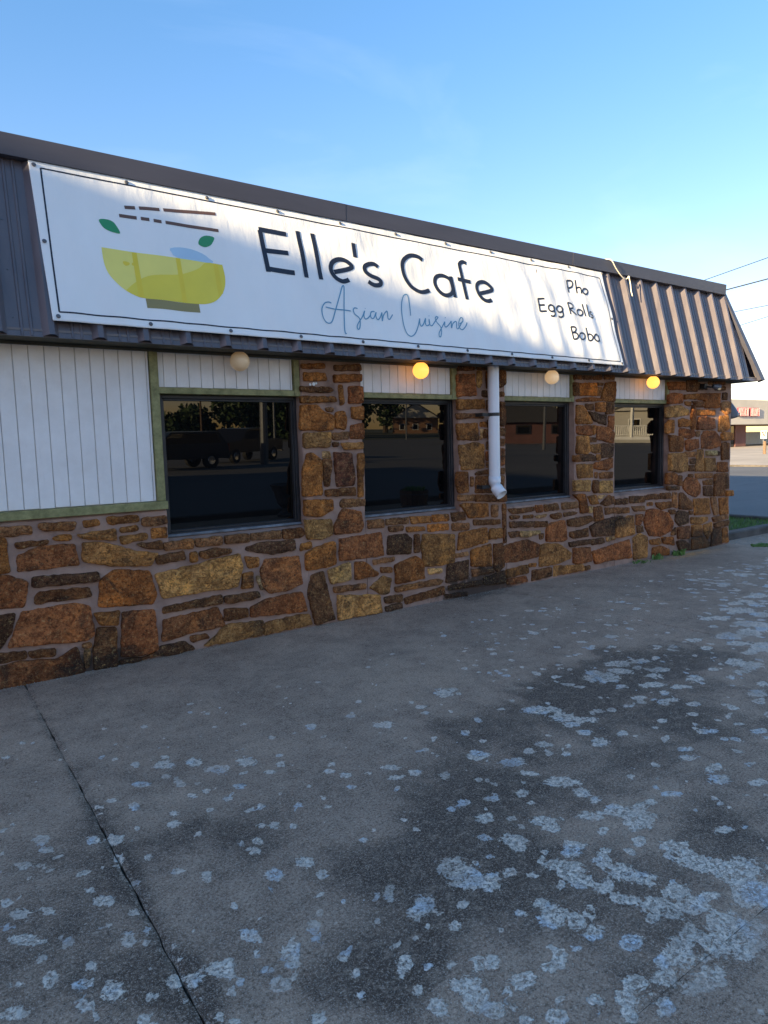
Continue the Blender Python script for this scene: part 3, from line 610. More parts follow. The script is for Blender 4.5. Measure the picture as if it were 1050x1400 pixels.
c = t.mix(t.rng(t.noise(p, .25, 5, .6), .3, .7), (.085, .085, .088), (.125, .122, .12))
c = t.mix(t.rng(t.noise(p, 60, 3, .7), .55, .7, 0, .5), c, (.19, .19, .19))
ln = t.noise(t.pos((.15, 1.6, 1)), .9, 3, .5, 1.2)
c = t.mix(t.rng(t.math('ABSOLUTE', t.math('SUBTRACT', ln, .5)), 0, .006, .7, 0), c, (.03, .03, .03))
t.set(Base_Color=c, Roughness=.85, Normal=t.bump(t.noise(p, 90, 3), .004)); M_ASPH = t.m
M_LOT = simple('pale_lot_concrete', (.40, .34, .27), .9, .2, .3)
M_GROUND = simple('dry_ground', (.055, .06, .03), .95, .35, .2)
M_KERB = simple('kerb_concrete', (.085, .075, .068), .9, .4, 5, bump=.006)
M_SOIL = simple('dark_soil', (.05, .04, .035), .95, .4, 12, bump=.02)
# --- painted boards
t = NT('white_board_paint'); p = t.pos((1, 1, .12), True)
g = t.noise(p, 60, 5, .7); p2 = t.pos(); s_ = t.noise(p2, 3, 5, .7)
c = t.mix(t.rng(s_, .35, .7), (.76, .72, .70), (.86, .83, .82))
c = t.mix(t.rng(g, .62, .78, 0, .35), c, (.50, .47, .43))
t.set(Base_Color=c, Roughness=.55, Normal=t.bump(g, .002, .7)); M_BOARD = t.m
t = NT('olive_green_paint'); p = t.pos((1, 1, 1)); g = t.noise(p, 14, 6, .7)
c = t.mix(t.rng(g, .35, .62), (.16, .15, .055), (.30, .28, .12))
c = t.mix(t.rng(t.noise(p, 34, 5, .8), .6, .72, 0, .6), c, (.055, .05, .03))
t.set(Base_Color=c, Roughness=.6, Normal=t.bump(g, .003)); M_OLIVE = t.m
M_SOFFIT = simple('brown_soffit_paint', (.085, .075, .05), .7, .3, 4, bump=.004)
M_GROOVE = simple('board_backing', (.60, .57, .53), .8, .2, 8)
# --- metal
t = NT('slate_blue_roof_metal'); p = t.pos(); s_ = t.noise(t.pos((3, 3, .5)), 4, 5, .6)
c = t.mix(t.rng(s_, .3, .7), (.086, .074, .084), (.116, .100, .112))
t.set(Base_Color=c, Roughness=t.rng(s_, .3, .7, .28, .42)); t.b.inputs['Specular IOR Level'].default_value = .7; M_METAL = t.m
t = NT('charcoal_trim_metal'); s_ = t.noise(t.pos((.5, 2, 3)), 3, 5, .6)
c = t.mix(t.rng(s_, .3, .7), (.043, .043, .062), (.055, .056, .080))
t.set(Base_Color=c, Roughness=.42); M_CAP = t.m
M_SCREW = simple('dull_screw_metal', (.12, .12, .13), .4, .2, 20, metal=.6)
M_FRAME = simple('dark_bronze_frame', (.022, .022, .026), .45, .35, 9, spec=.5)
M_SEAL = simple('blue_grey_weathered_sill', (.14, .155, .18), .6, .6, 9)
t = NT('tinted_window_glass'); p = t.pos()
t.set(Base_Color=(.0035, .0035, .004), Roughness=.010, IOR=1.56, Normal=t.bump(t.noise(p, 1.4, 2, .4), .0006, .6))
t.b.inputs['Specular IOR Level'].default_value = .5; M_GLASS = t.m
M_PLASTIC = simple('white_pvc', (.78, .79, .82), .35, .05, 3)
M_BLACK = simple('black_strap', (.02, .02, .02), .5, .3, 9)
# --- banner
t = NT('white_vinyl_banner'); p = t.pos(); s_ = t.noise(t.pos((1, 1, .4)), 2.5, 4, .6)
c = t.mix(t.rng(s_, .3, .7), (.82, .815, .80), (.88, .875, .86))
t.set(Base_Color=c, Roughness=.38, Normal=t.bump(t.noise(t.pos((1.5, 1, .35)), 7, 4, .55), .010, .6)); t.b.inputs['Specular IOR Level'].default_value = .4
M_VINYL = t.m
def ink(name, c): return simple(name, c, .4, .06, 3)
M_INK = ink('navy_black_ink', (.012, .014, .028)); M_YEL = ink('pale_yellow_ink', (.84, .72, .17)); M_YEL2 = ink('mustard_ink', (.80, .64, .06))
M_YEL3 = ink('bright_yellow_ink', (.80, .60, .04)); M_OLV = ink('olive_ink', (.28, .23, .09)); M_GRN = ink('leaf_green_ink', (.035, .28, .11))
M_BRN = ink('brown_ink', (.13, .07, .05)); M_BLU = ink('sky_blue_ink', (.13, .32, .46)); M_PBLU = ink('pale_blue_ink', (.45, .62, .76))
M_ROPE = simple('white_rope', (.72, .68, .6), .8, .15, 40, bump=.003)
def globe(name, c, e, st):
    t = NT(name); g = t.rng(t.noise(t.pos(), 9, 3), .3, .7)
    t.set(Base_Color=t.mix(g, c, tuple(min(1, v*1.08) for v in c)), Roughness=.3, Emission_Color=e, Emission_Strength=st); return t.m
G_OFF = globe('old_ivory_globe', (.62, .50, .33), (1, .6, .3), .02)
G_LIT = globe('lit_amber_globe', (.5, .32, .12), (1, .38, .06), .50)
G_DIM = globe('dim_cream_globe', (.75, .62, .42), (1, .62, .3), .10)
G_LIT2 = globe('bright_amber_globe', (.5, .34, .12), (1, .40, .07), .54)

# --- vegetation / far things
def leafmat(name, a, b):
    t = NT(name); oi = t.n('ShaderNodeObjectInfo'); n = t.noise(t.pos(), 3, 4)
    t.set(Base_Color=t.mix(t.rng(n, .3, .7), a, b), Roughness=.6); return t.m
M_LEAF = leafmat('dark_leaf', (.02, .04, .012), (.05, .09, .025)); M_WEED = leafmat('weed_green', (.07, .15, .025), (.16, .30, .07))
M_BARK = simple('bark', (.07, .05, .035), .9, .3, 20, bump=.01)
M_BEIGE = simple('beige_stucco', (.47, .45, .41), .9, .08, .6); M_MAROON = simple('maroon_wall', (.13, .06, .055), .8, .2, 1)
M_WHITE = simple('white_paint', (.75, .75, .73), .6, .06, 2); M_RED = simple('red_paint', (.55, .05, .04), .5, .1, 2)
M_BRICK = simple('brown_brick', (.22, .12, .07), .9, .25, 4); M_ROOF = simple('dark_shingle', (.06, .055, .05), .9, .3, 3)
M_WOOD = simple('weathered_wood', (.14, .09, .06), .9, .35, 12, bump=.01); M_CARD = simple('dark_car_paint', (.02, .025, .035), .2, .1, 3)
M_CARB = simple('black_car_paint', (.012, .012, .014), .2, .1, 3); M_RUBBER = simple('tyre_rubber', (.02, .02, .02), .8, .2, 9)
M_CHROME = simple('chrome', (.6, .6, .62), .15, .05, 3, metal=1); M_TAIL = simple('red_lens', (.4, .02, .01), .2, .1, 3)
M_GALV = simple('galvanised_grey', (.13, .14, .16), .45, .2, 6, metal=.4); M_TERRA = simple('grey_cast_urn', (.10, .10, .10), .8, .2, 8)

# ================================================================== ground
def structure(name, mb, mat, **k): return build(name, mb, mat, kind='structure', **k)
structure('ground', MB().box(-400, 500, -400, 500, -1.0, -.06), M_GROUND)
structure('street', MB().box(-200, 300, -75, -7.35, -.8, -.045), M_ASPH)
structure('parking_lot', MB().box(13.06, 37, -7.3, 60, -.8, -.04), M_ASPH)
structure('forecourt', MB().box(37.0, 140, -7.3, 130, -.8, -.035), M_LOT)
structure('path', MB().box(10.06, 13.0, -7.2, .2, -.3, -.018), M_CONC2)
# kerbs round the small planted strip
structure('kerb', MB().box(10.06, 12.92, .2, .38, -.3, .10, .02), M_KERB)
structure('kerb', MB().box(12.92, 13.10, .2, 13, -.3, .10, .02), M_KERB)
structure('kerb', MB().box(-30, 60, -7.38, -7.2, -.3, .11, .02), M_KERB)
structure('planting_bed', MB().box(10.06, 12.92, .38, 13, -.3, .03), M_SOIL)
structure('kerb', MB().box(36.9, 37.1, 8, 60, -.3, .05, .02), M_KERB)

# slabs of the walk in front of the wall, with the patch and damp fields stored per vertex
PT = np.array(PATCH, float)/1000
DP = np.array([d[:6] for d in DAMP], float)/1000; DW = [d[6] for d in DAMP]
_r2 = np.random.RandomState(5)
def scatter(n, x0, x1, y0, y1, r0, r1):
    out = []
    for _ in range(n):
        r = r0+(r1-r0)*_r2.rand()**2; a = _r2.rand()*6.28; k = .5+.5*_r2.rand()
        out.append((x0+(x1-x0)*_r2.rand(), y0+(y1-y0)*_r2.rand(), r*math.cos(a), r*math.sin(a), -r*k*math.sin(a), r*k*math.cos(a)))
    return np.array(out)
EX = np.vstack([scatter(760, 3.4, 9.9, -3.8, -.8, .012, .05), scatter(170, 6.5, 9.9, -2.6, -1.1, .03, .11), scatter(700, 0.0, 4.8, -4.9, -1.1, .007, .028), scatter(60, 1.5, 4.5, -5.0, -3.4, .02, .07),
                scatter(60, 3.0, 9.0, -1.4, -.2, .008, .025)])
def field(X, Y, arr, mode):
    best = np.full(X.shape, -1.5)
    for q in arr:
        dx, dy = X-q[0], Y-q[1]; ra, rb = math.hypot(q[2], q[3]), math.hypot(q[4], q[5])
        R_ = max(ra, rb)*2.6
        m = (abs(dx) < R_) & (abs(dy) < R_)
        if not m.any(): continue
        det = q[2]*q[5]-q[3]*q[4]
        if abs(det) < 1e-9: continue
        u = (dx[m]*q[5]-dy[m]*q[4])/det; v = (-dx[m]*q[3]+dy[m]*q[2])/det
        best[m] = np.maximum(best[m], 1-np.sqrt(u*u+v*v))
    return best
def slab(x0, x1, y0, y1, fine=True):
    st = .02 if fine else .4
    x0 += .0022; x1 -= .0022; y0 += .0007; y1 -= .0007
    nx, ny = max(2, int((x1-x0)/st)), max(2, int((y1-y0)/st))
    xs = np.linspace(x0, x1, nx+1); ys = np.linspace(y0, y1, ny+1)
    X, Y = np.meshgrid(xs, ys)
    Z = 0*X
    for k in range(nx+1):      # slightly ragged edges
        for r_ in (0, ny): Y[r_, k] += (.0025 if fine else 0)*noise.noise(Vector((xs[k]*14, r_, x0)))
    for k in range(ny+1):
        for r_ in (0, nx): X[k, r_] += (.007 if fine else 0)*noise.noise(Vector((ys[k]*11, r_, x0+3)))
    # worn, slightly crumbled arrises
    e = np.minimum(np.minimum(X-x0, x1-X), np.minimum(Y-y0, y1-Y)); Z = Z-np.clip(.02-e, 0, .02)*.25
    V = np.stack([X.ravel(), Y.ravel(), Z.ravel()], 1)
    i = np.arange(nx*ny); a = (i//nx)*(nx+1)+i % nx
    F = np.stack([a, a+1, a+nx+2, a+nx+1], 1)
    # skirt
    nv = len(V); rim = list(range(nx+1))+[k*(nx+1)+nx for k in range(1, ny+1)]+[ny*(nx+1)+k for k in range(nx-1, -1, -1)]+[k*(nx+1) for k in range(ny-1, 0, -1)]
    V2 = V[rim].copy(); V2[:, 2] = -.1; n = len(rim)
    F2 = [(rim[k], nv+k, nv+(k+1) % n, rim[(k+1) % n]) for k in range(n)]
    me = bpy.data.meshes.new('concrete_slab'); me.from_pydata(np.vstack([V, V2]).tolist(), [], F.tolist()+F2)
    XA, YA = np.vstack([V, V2])[:, 0], np.vstack([V, V2])[:, 1]
    if fine:
        pf = field(XA, YA, np.vstack([PT, EX]), 0)
        dm = np.zeros(XA.shape)
        for q, wt in zip(DP, DW):
            det = q[2]*q[5]-q[3]*q[4]; dx, dy = XA-q[0], YA-q[1]
            u = (dx*q[5]-dy*q[4])/det; v = (-dx*q[3]+dy*q[2])/det
            dm += wt*np.exp(-(u*u+v*v)*.9)
        dm = np.clip(dm, -1, 1.2)
        dm += .55*np.exp(-((XA-5.25)/.05)**2)*(YA > -2.2)*.5
        for jx in (.56,): dm += .5*np.exp(-((XA-jx)/.045)**2)
        ru = np.exp(-(((XA-8.75)/.55)**2+((YA+.16)/.10)**2))*1.1
        fk = np.clip((-YA-.5)/1.2, 0.0, 1)
    else:
        pf = np.full(XA.shape, -1.5); dm = XA*0; ru = XA*0; fk = XA*0+1
    for nme, arr in (('patch', pf), ('damp', dm), ('rust', ru), ('fleck', fk)):
        at = me.attributes.new(nme, 'FLOAT', 'POINT'); at.data.foreach_set('value', arr.astype(np.float32))
    me.materials.append(M_CONC)
    o = bpy.data.objects.new('concrete_slab', me); link(o, (0, 0, 0), None); o['kind'] = 'structure'
for x0, x1 in ((-4, .56), (.56, 5.25), (5.25, 10.05)):
    slab(x0 if x0 > -4 else -.6, x1, -4.26, 0.02)
    slab(x0, x1, -7.2, -4.26, x0 == .56)
slab(-5.3, -.6, -4.26, 0.02, False)
structure('joint_filler', MB().box(-5.2, 10.04, -7.15, 0, -.3, -.022), M_SOIL)

# ================================================================== the cafe building
cafe = thing('cafe_building', 'low stone fronted cafe with dark metal mansard roof and four tinted windows', 'building', (4.5, .3, 0))
P0 = 10.03
base = MB()
sec = lambda top: [(0, -.1), (0, top-.03), (.10, top+.006), (.30, top+.006), (.30, -.1)]
for x0, x1 in ((2.862, 3.50), (4.685, 5.36), (6.51, 7.27), (8.455, P0)):
    pass
mortar_wall = build('mortar_wall', MB().prism([(0, -.1), (0, 1.15), (.02, 1.165), (.30, 1.165), (.30, -.1)], 'x', -3, 1.632), M_MORTAR, cafe)
base_walls = [(-9, 1.632, mortar_wall)]
for x0, x1 in ((1.632, 2.864), (3.498, 4.687), (5.358, 6.512), (7.268, 8.457)):
    base_walls.append((x0, x1, build('mortar_wall', MB().prism(sec(.925), 'x', x0, x1), M_MORTAR, cafe)))
pil = []
for i, (x0, x1) in enumerate(((2.862, 3.50), (4.685, 5.36), (6.51, 7.27), (8.455, P0))):
    n = 26; mb = MB()
    # wobbly mortar edges
    zz = [-.1]+[k*2.40/n for k in range(n+1)]
    prevs = None
    for k, z in enumerate(zz):
        dl = .012*noise.noise(Vector((x0*5, z*4, 1)))+.005*noise.noise(Vector((x0*5, z*17, 2)))
        dr = .012*noise.noise(Vector((x1*5, z*4, 3)))+.005*noise.noise(Vector((x1*5, z*17, 4)))
        if i == 3: dr *= 1.6
        row = [(x0+dl, .30, z), (x0+dl, .012, z), (x0+dl+.012, 0, z), (x1+dr-.012, 0, z), (x1+dr, .012, z), (x1+dr, .30, z)]
        b0 = len(mb.v); mb.v += row
        if k:
            for j in range(5): mb.f.append((b0-6+j, b0-6+j+1, b0+j+1, b0+j))
    mb.f.append(tuple(range(b0, b0+6)))
    pil.append(build('stone_pillar', mb, M_MORTAR, cafe))
build('side_wall', MB().box(-3, 10.02, .301, 12, -.1, 2.40), M_MORTAR, cafe)
build('roof_deck', MB().box(-3, 9.66, .16, 12, 2.44, 3.60), M_ROOF, cafe)

# ---- stones
TONE_RAW = dict(o=(.35, .175, .062), r=(.30, .13, .06), g=(.35, .21, .09), d=(.165, .088, .046), t=(.27, .155, .085), k=(.10, .060, .042),
            y=(.44, .30, .135), p=(.50, .38, .22), b=(.26, .115, .042), m=(.15, .075, .06), O=(.52, .21, .05), K=(.22, .105, .06), G=(.50, .24, .08), P=(.60, .50, .30))
TONE = {k_: (min(.8, v_[0]*1.55), v_[1]*1.20, v_[2]*.90) for k_, v_ in TONE_RAW.items()}
def stone_mesh(poly, seed, hgt, big):
    rr = random.Random(seed)
    c = sum(poly, Vector((0, 0)))/len(poly)
    # round the corners a little, then subdivide with jitter
    q = []
    n = len(poly)
    for i in range(n):
        a, b, d = poly[i-1], poly[i], poly[(i+1) % n]
        k1 = min(.25, .011/max((a-b).length, 1e-6)); k2 = min(.25, .011/max((d-b).length, 1e-6))
        q += [b.lerp(a, k1), b.lerp(d, k2)]
    ring = []
    q = [c+(p-c)*(1+min(.12, .0075/max((p-c).length, .01))) for p in q]
    n = len(q)
    for i in range(n):
        a, b = q[i], q[(i+1) % n]; L = (b-a).length; m = max(1, int(L/.032))
        for k in range(m):
            p = a.lerp(b, k/m)
            if k: 
                nn = Vector((b.y-a.y, a.x-b.x)).normalized(); p = p+nn*rr.uniform(-.0055, .0055)
            ring.append(p)
    n = len(ring)
    tx, tz = rr.uniform(-.10, .10), rr.uniform(-.10, .10)
    def H(p, f):
        nzv = noise.noise(Vector((p.x*7+seed, p.y*7, seed*.37)))*.011+noise.noise(Vector((p.x*22, p.y*22+seed, 3)))*.004
        return -(hgt*f+(nzv+(p.x-c.x)*tx*.5+(p.y-c.y)*tz*.5)*f)
    V = []; F = []
    def inset(p, d):
        v = p-c; L = v.length; return c+v*(1-min(d/max(L, 1e-6), .42))
    rings = [(0, None), (.0005, .55), (.004, .90), (.012, 1.0)] + ([(.045, 1.06)] if big else [])
    for d, f in rings:
        for p in ring:
            jj = rr.uniform(.6, 1.4) if d > .005 else 1
            pp = inset(p, d*jj)
            V.append((pp.x, .012 if f is None else min(.002, H(pp, f*(rr.uniform(.82, 1.1) if .3 < f < .9 else 1))), pp.y))
    cv = len(V); V.append((c.x, H(c, 1.1), c.y))
    for r_ in range(len(rings)-1):
        for i in range(n):
            j = (i+1) % n; a = r_*n
            F.append((a+i, a+n+i, a+n+j, a+j))
    a = (len(rings)-1)*n
    for i in range(n): F.append((a+i, cv, a+(i+1) % n))
    return V, F
rs = random.Random(21)
for k, rec in enumerate(STONES):
    cls = rec[0]; v = rec[1:]
    poly = [Vector((v[i]/1000, v[i+1]/1000)) for i in range(0, len(v), 2)]
    area = abs(sum(poly[i-1].cross(poly[i]) for i in range(len(poly))))/2
    if sum(poly[i-1].cross(poly[i]) for i in range(len(poly))) < 0: poly.reverse()
    hg = rs.uniform(.016, .034) if area > .012 else rs.uniform(.012, .026)
    if cls in 'G': hg = .045
    if cls in 'P': hg = .05
    V, F = stone_mesh(poly, k*1.37+2, hg, area > .02)
    cx = sum(p.x for p in poly)/len(poly); cz = sum(p.y for p in poly)/len(poly)
    par = min(base_walls, key=lambda w3: 0 if w3[0] < cx < w3[1] else min(abs(cx-w3[0]), abs(cx-w3[1])))[2]
    for pb, (x0, x1) in zip(pil, ((2.80, 3.56), (4.62, 5.42), (6.44, 7.33), (8.40, 11))):
        if x0 < cx < x1 and (cz > .93 or x0 > 8): par = pb
    T = TONE[cls]; f = rs.uniform(.82, 1.2); hsh = rs.uniform(-.08, .08)
    mb = MB(); mb.v = V; mb.f = F
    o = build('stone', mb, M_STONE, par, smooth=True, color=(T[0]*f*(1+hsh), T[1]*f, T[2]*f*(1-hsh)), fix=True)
# a few white paint spots on one stone of the first pillar
mb = MB()
for x, z, r in ((2.93, 1.945+.215, .012), (2.965, 2.165, .016), (2.99, 2.172, .01)):
    mb.lathe((x, -.052, z), [(r, .0), (r*.8, .003), (0.0005, .004)], 9, (0, -1, 0))
build('paint_spot', mb, M_WHITE, pil[0])

# ---- siding boards
def siding(x0, x1, z0, z1, yf, first=None):
    pn = build('siding_panel', MB().box(x0, x1, yf+.010, yf+.06, z0, z1), M_GROOVE, cafe)
    x = first if first is not None else x0+.045; edges = [x0]
    while x < x1-.012: edges.append(x); x += .1
    edges.append(x1)
    for a, b in zip(edges[:-1], edges[1:]):
        dy = rs.uniform(-.001, .001)
        build('siding_board', MB().box(a+.0025, b-.0025, yf+dy, yf+.0095, z0+rs.uniform(0, .004), z1, .0025), M_BOARD, pn)
siding(-1.6, 1.566, 1.232, 2.398, .015)
siding(1.640, 2.806, 2.113, 2.398, .04)
siding(3.505, 4.612, 2.113, 2.398, .04)
siding(5.364, 6.462, 2.113, 2.398, .04)
siding(7.274, 8.402, 2.113, 2.398, .04)
build('side_wall', MB().box(-3, -1.6, .015, .3, 1.165, 2.398), M_BOARD, cafe)
# ---- olive trim
def trim(*b): return build('trim_board', MB().box(*b, .003), M_OLIVE, cafe)
trim(-3, 1.640, -.028, .06, 1.167, 1.230)
trim(1.568, 1.632, -.006, .06, 1.232, 2.398)
for x0, x1 in ((1.634, 2.808), (3.502, 4.614), (5.360, 6.464), (7.272, 8.404)):
    trim(x0, x1, .012, .12, 2.062, 2.111)
for x0, x1 in ((2.810, 2.861), (4.616, 4.682), (6.466, 6.508), (8.406, 8.452)):
    trim(x0, x1, .010, .12, 2.062, 2.398)
# ---- windows
for x0, x1 in ((1.645, 2.858), (3.503, 4.680), (5.363, 6.506), (7.273, 8.450)):
    z0, z1 = .934, 2.060; f = .030
    mb = MB()
    mb.box(x0, x0+f, .085, .15, z0, z1, .004); mb.box(x1-f, x1, .085, .15, z0, z1, .004)
    mb.box(x0+f, x1-f, .087, .15, z1-f, z1, .004); mb.box(x0+f, x1-f, .085, .15, z0, z0+f, .004)
    # inner bead
    g = .016
    mb.box(x0+f, x0+f+g, .102, .15, z0+f, z1-f, .003); mb.box(x1-f-g, x1-f, .102, .15, z0+f, z1-f, .003)
    mb.box(x0+f+g, x1-f-g, .103, .15, z1-f-g, z1-f, .003); mb.box(x0+f+g, x1-f-g, .102, .15, z0+f, z0+f+g, .003)
    wf = build('window_frame', mb, M_FRAME, cafe)
    gx0, gx1, gz0, gz1 = x0+f+.004, x1-f-.004, z0+f+.004, z1-f-.004
    tl = .0095
    build('window_pane', MB().prism([(.135-.0+tl, gz0), (.148+tl, gz0), (.148-tl, gz1), (.135-tl, gz1)], 'x', gx0, gx1), M_GLASS, wf)
    build('window_sill', MB().box(x0+.004, x1-.004, .066, .084, .930, .952, .004), M_SEAL, wf)
    build('room_wall', MB().box(x0, x1, .17, .29, z0, z1), M_BLACK, wf)
# ---- soffit
build('soffit', MB().box(-3, 10.24, -.292, .30, 2.400, 2.425), M_SOFFIT, cafe)
build('soffit', MB().box(10.032, 10.24, .301, 12, 2.400, 2.425), M_SOFFIT, cafe)
build('frieze_board', MB().box(-3, 10.03, -.012, .011, 2.376, 2.399, .003), M_SOFFIT, cafe)

# ---- mansard of ribbed sheet
EB = Vector((0, -.297, 2.392)); ET = Vector((0, .010, 3.63)); SLP = ET-EB; SLEN = SLP.length; SD = SLP.normalized(); SN = Vector((0, -SD.z, SD.y))
XT, XB = 9.72, 10.27
def on_slope(x, v, h): return tuple(Vector((x, 0, 0))+EB+SD*v+SN*h)
starts = [2.073-.3065*k for k in range(16, 0, -1)]
x = 2.073
while x < 4.8: starts.append(x); x += .3068
while x < 7.0: starts.append(x); x += .318
while x < 10.25: starts.append(x); x += .3285
PROF = [(-.052, 0), (-.015, .046), (.020, .046), (.052, 0), (.125, 0), (.131, .007), (.143, .007), (.149, 0), (.182, 0), (.188, .007), (.200, .007), (.206, 0)]
for i in range(len(starts)-1):
    a, b = starts[i], starts[i+1]
    pr = [(a+px, h) for px, h in PROF]+[(b-.052, 0)]
    pr = [(min(px, XB), h) for px, h in pr if px < XB+.02]
    if len(pr) < 2: continue
    mb = MB(); th = .0012
    for px, h in pr:
        vt = SLEN if px <= XT else SLEN*(1-(px-XT)/(XB-XT))
        vt = max(vt, .004)
        mb.v += [on_slope(px, 0, h), on_slope(px, vt*.5, h), on_slope(px, vt, h)]
    for j in range(len(pr)-1):
        mb.f += [(3*j, 3*j+3, 3*j+4, 3*j+1), (3*j+1, 3*j+4, 3*j+5, 3*j+2)]
    pn = build('metal_panel', mb, M_METAL, cafe, fix=False)
    # screws along the pan
    if a > 6.6 or a < .9:
        sc = MB()
        for vv in (.12, .45, .8, 1.12):
            px = a+.095
            if px < XB-.05 and (px < XT or vv < SLEN*(1-(px-XT)/(XB-XT))-.05):
                sc.lathe(on_slope(px, vv, 0), [(.007, 0), (.006, .004), (.0005, .005)], 6, tuple(SN))
        if sc.v: build('screw', sc, M_SCREW, pn)
# folded lip under the sheets, backing, end slope and hip flashing
build('eave_trim', MB().prism([(-.300, 2.388), (-.292, 2.388), (-.292, 2.44), (-.288, 2.44)], 'x', -3, 10.24), M_METAL, cafe)
mb = MB()
q0, q1 = Vector(on_slope(XB, 0, -.004)), Vector(on_slope(XT, SLEN, -.004))
mb.quad(q0, q1, (q1.x, 12, q1.z), (q0.x, 12, q0.z)); build('metal_panel', mb, M_METAL, cafe, fix=False)
mb = MB(); w_ = .055
p0, p1 = on_slope(XB-.09, 0, .052), on_slope(XT-.06, SLEN, .052); p2, p3 = on_slope(XB+.03, 0, .050), on_slope(XT+.02, SLEN, .050)
p4, p5 = Vector(p2)+Vector((.0, .10, -.03)), Vector(p3)+Vector((.0, .10, -.0))
mb.v += [p0, p1, p3, p2, tuple(p5), tuple(p4), on_slope(XB-.092, 0, .0), on_slope(XT-.062, SLEN, .0)]
mb.f += [(0, 1, 2, 3), (3, 2, 4, 5), (6, 7, 1, 0)]
build('hip_flashing', mb, M_CAP, cafe, fix=False)
# coping along the top, in lengths
cx0 = -3.0
for cx1 in (.3, 3.35, 6.4, 9.70):
    dy = rs.uniform(-.0015, .0015)
    mb = MB().prism([(-.062+dy, 3.605), (-.070+dy, 3.742), (-.05+dy, 3.752), (.14, 3.745), (.14, 3.60), (-.045+dy, 3.60)], 'x', cx0+.002, cx1-.001)
    build('cap_flashing', mb, M_CAP, cafe); cx0 = cx1
build('cap_flashing', MB().prism([(9.60, 3.60), (9.775, 3.60), (9.765, 3.742), (9.60, 3.75)], 'y', .141, 12), M_CAP, cafe)

# ================================================================== banner
BP0 = Vector((0, -.353, 2.42)); BS = (Vector((0, -.04, 3.62))-Vector((0, -.35, 2.42))).normalized(); BN = Vector((0, -BS.z, BS.y))
C00, C10, C11, C01 = (.860, .078), (6.972, .046), (6.936, 1.211), (.826, 1.229)
def sstep(a, b, x): 
    t_ = min(1, max(0, (x-a)/(b-a))); return t_*t_*(3-2*t_)
def relief(u, v):
    """how far the vinyl stands off: sags between ribs at the right, soft creases elsewhere"""
    r = sstep(4.6, 5.9, u); low = 1-.45*sstep(.2, 1.2, v)
    s = .5+.5*math.sin(2*math.pi*(u+.10*v-.12)/.318+.7*noise.noise(Vector((u*.9, v*.8, 4))))
    a = r*low*(.0125*s**1.4+.006*noise.noise(Vector((u*2.3, v*1.3, 0))))
    a += r*.008*math.sin((u*.9+v*1.6)*7+3*noise.noise(Vector((u, v, 9))))*sstep(.2, .7, v)
    m = 1-r
    a += m*.0075*noise.noise(Vector((u*3.2+v*1.5, v*1.7, 2)))
    a += (.0075*math.sin((u*.75-v*1.5)*9+2.2*noise.noise(Vector((u*1.2, v*1.2, 5)))))*sstep(2.0, 3.1, u)*(1-.6*r)*sstep(.3, .8, v)*(.4+.6*max(0, noise.noise(Vector((u*.8, v, 7)))))
    a += m*.0045*math.sin(u*2*math.pi/.3068)*sstep(.9, .1, v)
    a += .0012*noise.noise(Vector((u*11, v*6, 1)))
    e = min(1, min(v-.05, 1.23-v)/.10); e = max(.15, e)
    return a*e
def on_banner(u, v, lift=0.0): return tuple(Vector((u, 0, 0))+BP0+BS*v+BN*(relief(u, v)+lift))
banner = thing('shop_banner', 'long white vinyl banner with yellow noodle bowl and lettering on the metal roof edge', 'banner', (3.9, -.35, 2.45))
NX, NY = 610, 84
mb = MB()
for j in range(NY+1):
    t_ = j/NY
    for i in range(NX+1):
        s_ = i/NX
        u = (C00[0]*(1-s_)+C10[0]*s_)*(1-t_)+(C01[0]*(1-s_)+C11[0]*s_)*t_
        v = (C00[1]*(1-s_)+C10[1]*s_)*(1-t_)+(C01[1]*(1-s_)+C11[1]*s_)*t_
        v += -.006*math.sin(s_*math.pi*10)**2*(1 if j == NY else 0)
        mb.v.append(on_banner(u, v))
for j in range(NY):
    for i in range(NX):
        a = j*(NX+1)+i; mb.f.append((a, a+1, a+NX+2, a+NX+1))
sheet = build('banner_sheet', mb, M_VINYL, banner, smooth=True, fix=False)
sol = sheet.modifiers.new('thickness', 'SOLIDIFY'); sol.thickness = .0012; sol.offset = -1

